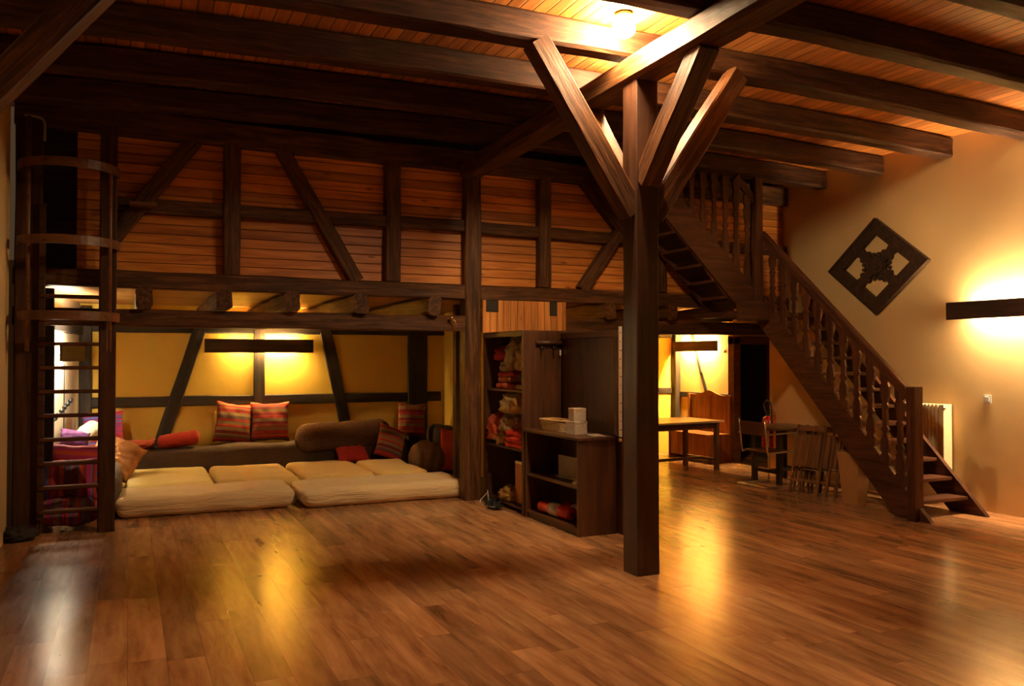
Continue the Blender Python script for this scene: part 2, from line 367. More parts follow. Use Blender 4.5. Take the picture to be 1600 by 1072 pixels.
def bolster(name, L, r, mat, label, loc, rot=(0,0,0), cat='cushion', seed=0, group=None, disp=.012, end=.35):
    bm = bmesh.new(); pts = []; rr = []; n = 24
    for i in range(n+1):
        t = i/n; x = (t-.5)*L; e = min(t, 1-t)*L/(r*end*2)
        k = math.sqrt(max(0, 1-(1-min(e, 1))**2)) if e < 1 else 1
        rr.append(max(r*k, r*.04)*(1+noise.noise(Vector((t*5+seed, 0, 0)))*.08)); pts.append((x, 0, 0))
    tube(bm, pts, rr, 20)
    for v in bm.verts: v.co += Vector((0, 1, .6))*noise.noise(v.co*14+Vector((seed, 0, 0)))*disp
    M = Matrix.Translation(loc) @ Euler([R(a) for a in rot], 'XYZ').to_matrix().to_4x4()
    return tag(mobj(name, bm, mat, None, M, smooth=True), label, cat, group)
def copy_tree(o, parent=None):
    c = o.copy(); COL.objects.link(c)
    if parent: c.parent = parent
    for ch in list(o.children): copy_tree(ch, c)
    return c

# ================================================================== THE ROOM SHELL
def crown(x): return .085*(1-((x-3.6)/4.7)**2)
def S(o, label, cat=None): return tag(o, label, cat, kind='structure')
XL, XR, YN = -.97, 8.17, -4.5
S(box('floor', -1.6, 9.6, YN, 12.3, -.1, 0, FLOORM, bev=0), 'warm brown laminate plank floor of the hall')
# crowned pine ceiling, visible from below
bm = bmesh.new(); prev = None
for i in range(25):
    x = -1.1+9.4*i/24; r_ = [bm.verts.new((x, y, 4.02+crown(x)+dz)) for y, dz in ((YN, 0), (9.3, 0), (9.3, .05), (YN, .05))]
    if prev:
        for k in range(4): bm.faces.new((prev[k], prev[(k+1) % 4], r_[(k+1) % 4], r_[k]))
    else: bm.faces.new(r_)
    prev = r_
bm.faces.new(prev[::-1])
S(mobj('ceiling', bm, PINE_CEIL), 'narrow orange pine boards between the dark ceiling joists')
S(box('wall_left', XL-.15, XL, YN, 8.64, 0, 4.15, CREAM, bev=0), 'cream wall strip left of the ladder')
S(box('wall_right', XR, XR+.15, YN, 9.18, 0, 4.15, CREAM, bev=0), 'tall cream plaster wall beside the stair')
S(box('wall_near', XL-.15, XR+.15, YN-.15, YN, 0, 4.15, CREAM, bev=0), 'wall behind the viewer')
# back wall with yellow plaster, timbers as parts
wb = S(box('wall_back', -1.5, 9.6, 12.0, 12.15, 0, 2.5, YELLOW, bev=0), 'yellow plaster wall with dark timbering at the back of the alcove')
def wt(p0, p1, wd, d=.05, m=BLK): beam('wall_timber', p0, p1, d, wd, m, wb, up=(0, 0, 1) if abs(Vector(p1).x-Vector(p0).x) > abs(Vector(p1).z-Vector(p0).z) else (1, 0, 0), rough=.006)
yb = 11.99
wt((-.50, yb, 2.02), (4.4, yb, 2.02), .16); wt((-.45, yb, 1.03), (4.3, yb, 1.03), .135)
wt((.87, yb-.004, 1.98), (.34, yb-.004, .30), .165); wt((2.56, yb-.004, 1.98), (2.92, yb-.004, .3), .165)
wt((1.65, yb-.002, 2.0), (1.65, yb-.002, .9), .155)
wt((3.93, yb-.01, 0), (3.93, yb-.01, 2.25), .30, .07)
wt((-.49, yb-.02, 0), (-.49, yb-.02, 2.25), .14, .09)
wt((5.0, yb, 1.05), (8.55, yb, 1.05), .1); wt((5.0, yb, 2.0), (8.55, yb, 2.0), .1)
# left wall of the alcove, runs slightly askew
def skew_wall(name, p0, p1, th, z0, z1, mat, label):
    p0, p1 = Vector((*p0, 0)), Vector((*p1, 0)); d = (p1-p0).normalized(); nrm = Vector((-d.y, d.x, 0))*th
    bm = bmesh.new(); prism(bm, [(p.x, p.y) for p in (p0, p1, p1+nrm, p0+nrm)], z0, z1, 'z'); return S(mobj(name, bm, mat), label)
wal = skew_wall('wall_alcove_left', (-.88, 8.84), (-.56, 12.0), .15, 0, 2.5, WHITE, 'pale wall lit white behind the ladder rungs')
beam('wall_timber', (-.82, 9.3, 1.96), (-.55, 11.95, 1.96), .06, .13, BLK, wal)
tag(beam('upright_post', (-.705, 9.28, 0), (-.705, 9.28, 2.28), .10, .10, BLK, up=(0, 1, 0)), 'dark slim upright close behind the left side of the ladder', 'post')
S(box('wall_partition', 4.35, 4.47, 8.95, 12.0, 0, 2.28, YELLOW, bev=0), 'yellow return wall at the right end of the cushion alcove')
wr2 = S(box('wall_backroom', 8.6, 8.75, 10.5, 12.0, 0, 2.5, YELLOW2, bev=0), 'bright yellow wall behind the wooden bench')
xb = 8.6
beam('wall_timber', (xb, 11.28, 1.36), (xb, 11.57, 2.1), .03, .075, BLK, wr2, up=(0, 1, 0))
beam('wall_timber', (xb, 11.28, 1.36), (xb, 11.10, .95), .03, .075, BLK, wr2, up=(0, 1, 0))
beam('wall_timber', (xb, 10.6, .99), (xb, 11.95, .99), .03, .09, BLK, wr2)
beam('wall_timber', (xb-.03, 11.93, 0), (xb-.03, 11.93, 2.25), .13, .13, BLK, wr2, up=(0, 1, 0))
# doorway wall at the right of the bench: jamb, lintel, dark passage beyond
dr = thing('door_1', 'dark open doorway with brown wooden frame beside the bench', None, (8.65, 10.45, 0)); dr['kind'] = 'structure'
box('door_jamb', 8.53, 8.66, 10.38, 10.52, 0, 1.93, HOOPM, dr); box('door_jamb', 9.30, 9.42, 10.38, 10.52, 0, 1.93, HOOPM, dr)  # lighter hoop wood makes up for lamp light that misses the frame
box('door_lintel', 8.53, 9.42, 10.38, 10.52, 1.82, 1.95, HOOPM, dr)
S(box('wall_passage', 9.42, 9.57, 9.0, 12.0, 0, 2.5, plaster('passage_shade_colour', (.04, .035, .025), .1), bev=0), 'passage wall beyond the doorway, coloured dark for the unlit passage')  # wall colour darkened to stand for the unlit passage
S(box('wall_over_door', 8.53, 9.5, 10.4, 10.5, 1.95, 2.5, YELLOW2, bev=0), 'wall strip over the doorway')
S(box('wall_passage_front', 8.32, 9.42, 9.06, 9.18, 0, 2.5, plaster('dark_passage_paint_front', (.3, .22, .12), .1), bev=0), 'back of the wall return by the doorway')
S(box('wall_outer_left', -1.6, -1.45, 8.65, 12.0, 0, 2.5, WHITE, bev=0), 'outer wall behind the alcove')
# loft ceiling (underside of the loft floor)
S(box('ceiling_loft', -1.2, 9.57, 8.95, 12.15, 2.30, 2.36, PINE_LOFT, bev=0), 'pale pine boards of the loft floor seen from below')

# ================================================================== TIMBER FRAME
# ceiling joists: each one timber laid over the girder
JY = [-2.07, -.22, 1.64, 2.57, 3.50, 4.42, 5.35, 6.28, 7.20, 8.10]
JL = {-2.07: 'joist close to the near wall', -.22: 'joist straight above the viewer', 1.64: 'joist a step ahead of the viewer, out of the picture', 2.57: 'joist just beyond the upper right corner of the picture',
      3.50: 'joist in the upper right corner, in front of the others',
      4.42: 'joist meeting the girder in front of the glowing ceiling lamp',
      5.35: 'joist that carries the two side braces of the centre post',
      6.28: 'joist next behind the centre post, its end showing on the right wall',
      7.20: 'joist second behind the centre post, above the stair',
      8.10: 'joist closest to the pine partition, above the stair head'}
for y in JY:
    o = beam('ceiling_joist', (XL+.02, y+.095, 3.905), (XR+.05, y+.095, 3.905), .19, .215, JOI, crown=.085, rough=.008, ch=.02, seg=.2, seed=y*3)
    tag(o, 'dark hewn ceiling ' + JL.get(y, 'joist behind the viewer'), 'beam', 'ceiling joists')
g = beam('girder', (3.47, YN, 3.88), (3.50, 8.78, 3.73), .24, .20, DW, rough=.007, ch=.03, seg=.12, seed=5)
tag(g, 'massive cracked girder running from the centre post to the partition', 'beam')
# centre post with its four braces
cp = thing('centre_post', 'brown squared timber post with four braces in the middle of the hall', 'post', (3.50, 5.32, 0))
beam('post_shaft', (3.50, 5.32, 0), (3.50, 5.32, 3.69), .195, .195, POSTM, cp, up=(1, 0, 0), rough=.003, ch=.008)
beam('brace', (3.42, 5.32, 2.68), (2.62, 5.32, 3.855), .15, .17, DW, cp, up=(1, 0, 0), rough=.006)
beam('brace', (3.58, 5.32, 2.68), (4.41, 5.32, 3.855), .15, .17, DW, cp, up=(1, 0, 0), rough=.006)
beam('brace', (3.50, 5.235, 2.92), (3.49, 4.52, 3.70), .16, .16, DW, cp, up=(0, 1, 0), rough=.006)
beam('brace', (3.50, 5.41, 2.75), (3.50, 6.12, 3.70), .15, .17, DW, cp, up=(0, 1, 0), rough=.006)
# brace at the upper left corner
ub = beam('wall_brace', (-.93, 5.44, 2.79), (-.10, 5.44, 3.86), .17, .17, JOI, up=(1, 0, 0), rough=.006)
tag(ub, 'dark slanting brace in the upper left corner, under a joist', 'brace')
# loft partition
lp = thing('loft_partition', 'half-timbered loft front with horizontal orange pine boards between dark timbers', 'partition', (3.54, 8.88, 0))
YF = 8.88
def ft(nm, p0, p1, h, wd=.16, m=DW, up=(0, 0, 1), **k): return beam(nm, p0, p1, wd, h, m, lp, up=up, rough=.007, **k)
ft('sill_beam', (-.96, YF, 2.36), (8.17, YF, 2.335), .165)
ft('top_plate', (-.96, YF, 3.87), (8.17, YF, 3.80), .24)
ft('rail', (-.10, YF+.01, 3.08), (3.46, YF+.01, 3.10), .135, .14)
ft('rail', (3.63, YF+.01, 3.09), (8.17, YF+.01, 3.06), .135, .14)
U = (1, 0, 0)
ft('main_post', (3.545, YF, 0), (3.545, YF, 3.75), .195, .18, up=U)
for x, w_ in ((.94, .16), (2.615, .17), (4.465, .16), (6.1, .16)):
    ft('stud', (x, YF-.005, 2.44), (x, YF-.005, 3.76), w_, .15, up=U)
ft('brace', (.60, YF-.012, 3.78), (-.14, YF-.012, 2.75), .15, .14, up=U)
ft('brace', (1.42, YF-.012, 3.78), (2.22, YF-.012, 2.42), .14, .14, up=U)
ft('brace', (5.55, YF-.012, 3.22), (4.98, YF-.012, 2.42), .14, .14, up=U)
ft('brace', (5.0, YF-.012, 3.78), (5.8, YF-.012, 2.9), .15, .14, up=U)
box('board_infill', -.45, 8.17, YF+.03, YF+.05, 2.42, 3.80, PINE_INF, lp, bev=0)
S(box('wall_loft_shade', -.95, 8.17, YF+.2, YF+.25, 2.4, 4.2, BLK, bev=0), 'dark sheet standing for the shade in the loft opening behind the ladder')  # dark backing sheet in place of the loft's unlit depth
# lower beam under the loft, and joist ends resting on it
lb = beam('lower_beam', (-.96, YF, 1.99), (8.15, YF, 1.99), .16, .165, DW, rough=.008)
tag(lb, 'long dark beam above the cushion alcove, under the joist ends', 'beam')
for i, x in enumerate((.13, .86, 1.52, 2.24, 3.06, 5.3, 6.2, 7.1)):
    o = beam('loft_joist', (x, 8.72, 2.18), (x+.04, 11.98, 2.18), .15, .20, DW, rough=.014, ch=.03)
    nth = ['beside the ladder, leftmost of them', 'second from the ladder', 'above the left end of the alcove lamp', 'fourth from the ladder', 'closest to the main post', 'behind the wardrobe', 'over the pale table', 'over the chrome chair'][i]
    tag(o, 'rough loft joist end on the lower beam, ' + nth, 'beam', 'loft joists')
o = box('stud_post', 3.74, 3.85, 9.86, 9.97, 0, 2.28, DWZ); tag(o, 'thin brown upright edging the alcove beside the main post', 'post')

# ================================================================== LADDER
RUNG = wood('rung_wood', (.05, .018, .007), (.10, .04, .016), (.15, .065, .028), 'x', .9, 1.0, .1, .05)
ld = thing('loft_ladder', 'tall dark wooden ladder with three curved safety hoops at the left wall', 'ladder', (-.5, 8.65, 0))
beam('stile', (-.825, 8.72, 0), (-.825, 8.72, 3.76), .14, .215, LADM, ld, up=(1, 0, 0), rough=.004)
beam('stile', (-.175, 8.66, 0), (-.175, 8.66, 3.76), .13, .145, LADM, ld, up=(1, 0, 0), rough=.002)
box('stile_batten', -.735, -.685, 8.60, 8.66, .15, 3.0, LADM, ld)
for k in range(10):
    z = .215+.2165*k
    beam('rung', (-.72, 8.63, z), (-.24, 8.63, z), .10, .032, RUNG, ld, rough=.001, ch=.008)
for z in (3.31, 2.635, 1.975):
    bm = bmesh.new(); ang = [math.pi*(i/24) for i in range(25)]; inn = []; out = []
    for a in ang:
        cx, sy = math.cos(a), math.sin(a)
        for lst, e in ((inn, 0), (out, .016)):
            lst.append([bm.verts.new((-.49-cx*(.40+e), 8.60-sy*(.40+e), z+dz)) for dz in (-.04, .04)])
    for i in range(24):
        a, b_, c, d = out[i], out[i+1], inn[i], inn[i+1]
        bm.faces.new((a[0], b_[0], b_[1], a[1])); bm.faces.new((c[0], c[1], d[1], d[0]))
        bm.faces.new((a[1], b_[1], d[1], c[1])); bm.faces.new((a[0], c[0], d[0], b_[0]))
    bm.faces.new((out[0][0], out[0][1], inn[0][1], inn[0][0])); bm.faces.new((out[-1][0], inn[-1][0], inn[-1][1], out[-1][1]))
    mobj('safety_hoop', bm, HOOPM, ld, ws=True, smooth=False)
for x in (-.80, -.155):
    bm = bmesh.new(); tube(bm, [(x, 8.38, 1.66), (x, 8.38, 3.72)], .017, 10); mobj('hoop_rod', bm, HOOPM, ld, ws=True, smooth=True)
sb = box('shelf_board', .0, .24, 8.66, 8.79, 3.045, 3.085, HOOPM); tag(sb, 'short brown board sticking out of the loft front right of the ladder', 'shelf')
bm = bmesh.new(); tube(bm, smoothpath([(-.86, 8.60, 3.78), (-.74, 8.60, 3.77), (-.70, 8.60, 3.72), (-.70, 8.60, 3.56)], 5), .012, 8)
tag(mobj('pipe_elbow', bm, plain('grey_pipe', (.4, .36, .28), .4), smooth=True), 'thin pale bent pipe at the top of the ladder', 'pipe')

# ================================================================== LAMPS
def wall_lamp(label, cx, cy, cz, length, rz, strength, color, tubes, h=.185, gap=.085, group='wall lamps with a dark board'):
    """board along local X, wall on the local +Y side"""
    t = thing('wall_lamp', label, 'lamp', (cx, cy, cz), rz, group)
    bm = bmesh.new(); bbox(bm, -length/2, length/2, -.012, .012, -h/2, h/2, .002); mobj('lamp_board', bm, LAMPB, t)
    for s in (-.36, .36):
        bm = bmesh.new(); bbox(bm, s*length-.012, s*length+.012, .012, gap, -.03, .03); mobj('bracket', bm, LAMPB, t)
    for k, (x0, x1, mul) in enumerate(tubes):
        bm = bmesh.new(); tube(bm, [(x0, gap*.55, 0), (x1, gap*.55, 0)], .014, 8)
        mobj('light_tube', bm, glow('lamp_glow', color, strength*mul), t)
    return t
wall_lamp('long dark lamp board glowing on the cream wall at the right edge', 8.07, 5.55, 2.11, 1.5, -R(90), P_RIGHT, COOL, [(-.45, .45, 1)])
wall_lamp('dark lamp board glowing on the yellow alcove wall above the striped cushions', 1.645, 11.87, 1.77, 1.44, 0, P_ALCOVE, YEL, [(-.40, -.14, .45), (-.02, .5, 1.4)])
wall_lamp('dark lamp board glowing on the yellow wall above the bench', 8.50, 11.34, 1.80, 1.2, -R(90), P_BACKROOM, YEL, [(-.45, .45, 1)], h=.17)
wall_lamp('dark lamp board seen end-on through the ladder rungs', -.55, 10.4, 1.66, 1.3, R(90-7), P_LEFT, (1, .86, .62), [(-.5, .3, 1)])
wall_lamp('added lamp board on the yellow partition wall, unseen behind the wardrobe and cupboard', 4.57, 10.3, 1.80, 1.2, R(90), 24, YEL, [(-.45, .45, 1)], h=.17)  # lamp added out of sight to brighten the wall under the stair
# ceiling lamp beside the girder
def ceiling_lamp(label, x, y, P, drop):
  cl = thing('ceiling_lamp', label, 'lamp', (x, y, 4.02+crown(x)), 0, 'ceiling lamps beside the girder')
  bm = bmesh.new(); bmesh.ops.create_cone(bm, cap_ends=True, segments=28, radius1=.07, radius2=.06, depth=.03); bmesh.ops.translate(bm, verts=bm.verts, vec=(0, 0, -.017)); mobj('lamp_base', bm, BRASS, cl, smooth=False)
  bm = bmesh.new(); tube(bm, [(0, 0, -.02), (0, 0, -drop)], .012, 8); mobj('stem', bm, BRASS, cl, smooth=True)
  bm = bmesh.new(); bmesh.ops.create_uvsphere(bm, u_segments=20, v_segments=10, radius=.085)
  for v in bm.verts: v.co.z = v.co.z*.7-drop-.03
  mobj('glass_globe', bm, glow('ceiling_lamp_glow', (1, .70, .38), P), cl, smooth=True)
ceiling_lamp('glowing ceiling lamp on the left of the girder above the centre post', 3.25, 5.15, P_DOME, .09)
ceiling_lamp('added ceiling lamp, unseen behind the girder, right of the centre post', 3.76, 5.88, P_DOME2, .06)  # unseen lamp, added for the light on the right brace
# added lamps, out of view, lighting the hall around the viewer
for lab, x, y, rz in (('added lamp board on the cream wall, out of view at the right', 8.07, 2.2, -R(90)), ('added lamp board on the cream wall, unseen behind the viewer', 8.07, -1.6, -R(90))):
    ADDED_LAMPS.append(wall_lamp(lab, x, y, 2.11, 1.5, rz, P_ADDED, COOL, [(-.5, .5, 1)]))
bs = bmesh.new(); bmesh.ops.create_uvsphere(bs, u_segments=14, v_segments=8, radius=.022)
ks = thing('hook_knob', 'small brass knob with a hanging chain on the lower beam by the main post', 'hook', (3.26, 8.74, 2.03))
mobj('knob', bs, BRASS, ks, Matrix.Translation((0, -.01, .02)), smooth=True)
bm = bmesh.new(); tube(bm, [(0, .06, .0), (.01, .0, .01), (.05, -.02, -.03)], .009, 8); mobj('stem', bm, BRASS, ks, smooth=True)
bm = bmesh.new(); tube(bm, [(.05, -.02, -.03), (.05, -.02, -.11)], .004, 6); mobj('chain', bm, BRASS, ks, smooth=True)
bs = bmesh.new(); bmesh.ops.create_uvsphere(bs, u_segments=12, v_segments=8, radius=.03)
tag(mobj('round_knob', bs, BRASS, None, Matrix.Translation((8.56, 10.62, 1.71)), smooth=True), 'small round knob on the yellow wall right of the bench lamp', 'hook')

# ================================================================== STAIRCASE
st = thing('staircase', 'dark brown open-tread wooden staircase rising from the hall to the loft', 'staircase', (7.5, 7.0, 0))
def sideprism(name, poly, a, b_, axis, mat, bev=0):
    c = Vector((sum(p[0] for p in poly)/len(poly), sum(p[1] for p in poly)/len(poly)))
    bm = bmesh.new(); prism(bm, [(p[0]-c.x, p[1]-c.y) for p in poly], -(b_-a)/2, (b_-a)/2, axis)
    m = (a+b_)/2; loc = {'y': (c.x, m, c.y), 'x': (m, c.x, c.y), 'z': (c.x, c.y, m)}[axis]
    return mobj(name, bm, mat, st, Matrix.Translation(loc), ws=True)
STRY = wood('stained_stair_wood_y', (.035, .012, .005), (.075, .026, .011), (.12, .045, .02), 'y', .5, 1.4, .2, .25)
for a, b_ in ((7.06, 7.11), (7.86, 7.91)):
    sideprism('stringer', [(5.70, 0), (6.12, 0), (8.15, 2.05), (8.15, 2.44), (7.95, 2.24)], a, b_, 'x', STRY)
for k in range(1, 12):
    z = .18*k; y = 5.75+.18*k-.02
    box('tread', 7.10, 7.87, y, y+.25, z-.035, z, STR, st, bev=.006)
# newel, handrail, sawn balusters of the lower flight
box('newel_post', 7.00, 7.12, 5.83, 5.93, 0, 1.32, STRZ, st, bev=.006)
bm = bmesh.new()
beam('handrail', (7.06, 5.90, 1.20), (7.06, 8.06, 3.12), .075, .10, STR, st, rough=.001)
def baluster_bm(h, w_=.115, t=.028):
    prof = [(0, .5), (.10, .5), (.13, .34), (.17, .5), (.27, .42), (.34, .22), (.38, .40), (.42, .22), (.5, .30), (.58, .22), (.62, .40), (.66, .22), (.73, .42), (.83, .5), (.87, .34), (.90, .5), (1, .5)]
    bm = bmesh.new(); L_ = []; R_ = []
    for s, lst in ((-1, L_), (1, R_)):
        for u, q in prof: lst.append([bm.verts.new((dx, s*q*w_, u*h)) for dx in (-t/2, t/2)])
    n = len(prof)
    for i in range(n-1):
        bm.faces.new((L_[i][0], L_[i+1][0], R_[i+1][0], R_[i][0])); bm.faces.new((L_[i][1], R_[i][1], R_[i+1][1], L_[i+1][1]))
        bm.faces.new((L_[i][0], L_[i][1], L_[i+1][1], L_[i+1][0])); bm.faces.new((R_[i][0], R_[i+1][0], R_[i+1][1], R_[i][1]))
    bm.faces.new((L_[0][0], R_[0][0], R_[0][1], L_[0][1])); bm.faces.new((L_[-1][0], L_[-1][1], R_[-1][1], R_[-1][0]))
    return bm
for k in range(11):
    y = 6.06+.183*k; zb = y-5.74; zt = 1.20+(y-5.90)*(1.92/2.16)-.03
    mobj('baluster', baluster_bm(zt-zb), STRZ, st, Matrix.Translation((7.075, y, zb)), ws=True)
# landing
box('landing', 6.60, 8.15, 7.98, 8.79, 2.11, 2.17, STR, st); box('landing_beam', 6.60, 7.06, 7.93, 7.98, 2.05, 2.29, STR, st)
# upper flight rising to the left
for a, b_ in ((8.03, 8.08), (8.62, 8.67)):
    sideprism('stringer', [(6.98, 2.38), (6.98, 2.17), (6.72, 2.17), (5.10, 3.75), (5.50, 3.80)], a, b_, 'y', STR)
for k in range(1, 9):
    z = 2.17+.185*k; x = 6.95-.185*k
    box('tread', x-.24, x, 8.08, 8.62, z-.035, z, STRY, st, bev=.006)
box('newel_post', 6.92, 7.03, 8.00, 8.11, 2.17, 3.80, STRZ, st, bev=.006)
beam('handrail', (6.95, 8.055, 3.52), (6.66, 8.055, 3.80), .06, .09, STR, st, rough=.001)
for k in range(8):
    x = 6.83-.165*k; zb = min(9.36-x, 3.7)-.04; zt = min(zb+1.10, 3.80)
    if zt-zb > .12: mobj('baluster', baluster_bm(zt-zb, .10), STRZ, st, Matrix.Translation((x, 8.055, zb)) @ Matrix.Rotation(R(90), 4, 'Z'), ws=True)

# ================================================================== RIGHT WALL PIECES
# carved diamond panel
cp_ = thing('carved_wall_panel', 'dark carved diamond-shaped wooden panel on the cream wall above the stair', 'wall decoration', (8.165, 7.295, 2.705))
def dia(u, v): return (-(u-v)*.3685, (u+v)*.289)      # unit square -> rhombus on the wall (y, z)
def dpoly(pts, d0, d1, name, mat=DWZ):
    bm = bmesh.new(); prism(bm, [dia(*p) for p in pts], d0, d1, 'x'); return mobj(name, bm, mat, cp_)
CM = wood('carved_panel_wood', (.02, .010, .005), (.045, .022, .011), (.075, .038, .018), 'x', .55, 1.5, .3)
for q in ([(-1, -1), (1, -1), (.66, -.66), (-.66, -.66)], [(1, -1), (1, 1), (.66, .66), (.66, -.66)], [(1, 1), (-1, 1), (-.66, .66), (.66, .66)], [(-1, 1), (-1, -1), (-.66, -.66), (-.66, .66)]):
    dpoly(q, -.05, -.005, 'frame_bar', CM)
for q in ([(-1, -1), (1, -1), (.93, -.93), (-.93, -.93)], [(1, -1), (1, 1), (.93, .93), (.93, -.93)], [(1, 1), (-1, 1), (-.93, .93), (.93, .93)], [(-1, 1), (-1, -1), (-.93, -.93), (-.93, .93)]):
    dpoly(q, -.062, -.05, 'frame_edge', CM)
bm = bmesh.new()
for q in ([(-.68, -.12), (.68, -.12), (.68, .12), (-.68, .12)], [(-.12, -.68), (.12, -.68), (.12, .68), (-.12, .68)], [(-.23, -.23), (.23, -.23), (.23, .23), (-.23, .23)]):
    prism(bm, [dia(*p) for p in q], -.040, -.012, 'x')
for k in range(4):
    for sg in (-1, 1):
        for u, v, r0 in ((.43, .12, .07), (.30, .20, .05), (.62, .10, .045)):
            a = R(90*k); x, y = u*math.cos(a)-sg*v*math.sin(a), u*math.sin(a)+sg*v*math.cos(a)
            prism(bm, [dia(x+r0*math.cos(R(t)), y+r0*math.sin(R(t))) for t in range(0, 360, 30)], -.038, -.014, 'x')
mobj('carved_cross', bm, CM, cp_)
dpoly([(math.cos(R(t))*.24, math.sin(R(t))*.24) for t in range(0, 360, 20)], -.055, -.038, 'rosette', CM)
dpoly([(math.cos(R(t))*.10, math.sin(R(t))*.10) for t in range(0, 360, 30)], -.068, -.054, 'rosette', CM)
# light switch
sw = thing('light_switch', 'small white square light switch on the cream wall right of the radiator', 'switch', (8.165, 5.90, 1.175))
bm = bmesh.new(); bbox(bm, -.012, 0, -.042, .042, -.042, .042, .003); mobj('switch_plate', bm, plain('switch_plastic', (.58, .54, .50), .4), sw)
bm = bmesh.new(); bbox(bm, -.018, -.011, -.026, .026, -.026, .026, .003); mobj('rocker', bm, plain('switch_rocker', (.66, .62, .57), .35), sw)
# radiator
rd = thing('radiator', 'cream column radiator on the right wall behind the stair', 'radiator', (8.08, 6.70, 0))
RM = plain('radiator_enamel', (.85, .70, .42), .35)
for k in range(17):
    y = 6.37+.047*k
    bm = bmesh.new(); bbox(bm, -.045, .045, -.019, .019, -.38, .38, .012); mobj('fin', bm, RM, rd, Matrix.Translation((8.085, y, .72)), ws=True)
box('side_panel', 8.02, 8.15, 6.31, 6.345, .33, 1.10, RM, rd, bev=.005)
box('header', 8.05, 8.12, 6.34, 7.15, 1.04, 1.075, RM, rd, bev=.005); box('header', 8.05, 8.12, 6.34, 7.15, .35, .385, RM, rd, bev=.005)
bm = bmesh.new(); tube(bm, [(8.04, 6.33, 1.06), (8.02, 6.30, 1.06)], .018, 10); mobj('valve', bm, CHROME, rd, ws=True, smooth=True)
for y in (6.4, 7.1): box('wall_bracket', 8.12, 8.165, y, y+.03, .8, .9, RM, rd)
# fire extinguisher
fe = thing('fire_extinguisher', 'red fire extinguisher with a black hose loop on the wall behind the small table', 'fire extinguisher', (8.04, 9.08, .36))
RED = plain('red_enamel', (.50, .02, .012), .25)
bm = bmesh.new(); tube(bm, [(0, 0, 0), (0, 0, .015), (0, 0, .36), (0, 0, .42), (0, 0, .445)], [.07, .078, .078, .055, .025], 24); mobj('cylinder', bm, RED, fe, smooth=True)
bm = bmesh.new(); tube(bm, [(0, 0, .44), (0, 0, .49)], .02, 12); bbox(bm, -.012, .012, -.10, .03, .49, .505); bbox(bm, -.01, .01, -.10, .03, .525, .538); mobj('valve_handle', bm, BLACK, fe)
bm = bmesh.new(); tube(bm, smoothpath([(0, .02, .47), (-.02, .05, .60), (-.03, -.03, .655), (-.04, -.12, .60), (-.04, -.13, .42), (-.03, -.10, .15)], 6), .012, 10); mobj('hose', bm, BLACK, fe, smooth=True)
box('wall_hook', 8.10, 8.17, 9.06, 9.10, .6, .64, BLACK, fe)

# ================================================================== WARDROBES AND SHELF
wd = thing('open_wardrobe', 'dark open wardrobe stuffed with folded textiles between main post and shelf unit', 'wardrobe', (3.9, 8.25, 0))
box('side_panel', 3.66, 4.10, 7.72, 7.76, .0, 1.885, CABZ, wd); box('side_panel', 3.66, 4.55, 8.74, 8.775, 0, 1.885, CABZ, wd)
box('back_panel', 4.53, 4.56, 7.76, 8.74, .0, 1.885, CABZ, wd); box('top_panel', 3.66, 4.56, 7.76, 8.74, 1.865, 1.89, CABY, wd)
box('front_rail', 3.655, 3.685, 7.755, 8.775, 1.83, 1.865, CABY, wd, bev=.002)
for z in (1.265, .655, .06): box('shelf', 3.69, 4.53, 7.76, 8.74, z-.022, z, CABY, wd)
hr = thing('coat_hook_rail', 'dark round wooden peg rail on the wardrobe end panel', 'coat rack', (3.95, 7.70, 1.76))
bm = bmesh.new(); tube(bm, [(-.15, 0, 0), (.16, 0, 0)], .022, 12); mobj('rail', bm, CABZ, hr, smooth=True)
for x in (-.09, .05):
    bm = bmesh.new(); tube(bm, smoothpath([(x, .02, -.02), (x, -.01, -.06), (x, -.045, -.07), (x, -.05, -.04)], 4), .008, 8); mobj('hook', bm, BLACK, hr, smooth=True)
bm = bmesh.new(); bbox(bm, .115, .13, -.012, -.004, -.13, -.075); mobj('paper_tag', bm, PAPER, hr)
# pine box above
pb = thing('pine_cladding_box', 'box of upright orange pine boards above the open wardrobe', 'cladding', (4.15, 8.7, 1.89))
box('board_front', 3.64, 4.68, 8.745, 8.775, 1.892, 2.262, PINE_BOX, pb, bev=.001)
box('vent_opening', 3.68, 3.83, 8.735, 8.744, 2.13, 2.262, BLACK, pb, bev=0); box('vent_opening', 4.49, 4.58, 8.735, 8.744, 2.10, 2.262, BLACK, pb, bev=0)
box('corner_trim', 4.655, 4.69, 8.72, 8.745, 1.89, 2.262, PINE_BOX, pb, bev=.002)
# tall cupboard behind the shelf
tc_ = thing('tall_cupboard', 'dark tall cupboard with a plain side behind the shelf unit', 'cupboard', (4.25, 7.1, 0))
box('side_board', 4.10, 4.40, 6.53, 7.70, 0, 1.80, CABZ, tc_); box('cornice', 4.085, 4.42, 6.51, 7.71, 1.80, 1.86, CABY, tc_)
box('door_frame_edge', 4.04, 4.10, 6.53, 6.60, .9, 1.80, STRZ, tc_, bev=.002); box('plinth', 4.085, 4.1, 6.52, 6.62, 0, .89, CABZ, tc_, bev=.002)
bs = bmesh.new(); bmesh.ops.create_uvsphere(bs, u_segments=12, v_segments=8, radius=.02)
mobj('door_knob', bs, BRASS, tc_, Matrix.Translation((4.05, 6.50, .86)), smooth=True, ws=True)
ms = thing('measuring_lath', 'narrow white upright lath with dark marks in front of the cupboard edge', 'lath', (4.055, 6.505, .89))
bm = bmesh.new(); bbox(bm, -.014, .014, -.012, .006, 0, 1.0, .002); mobj('lath', bm, plain('white_lath', (.85, .76, .66), .5), ms)
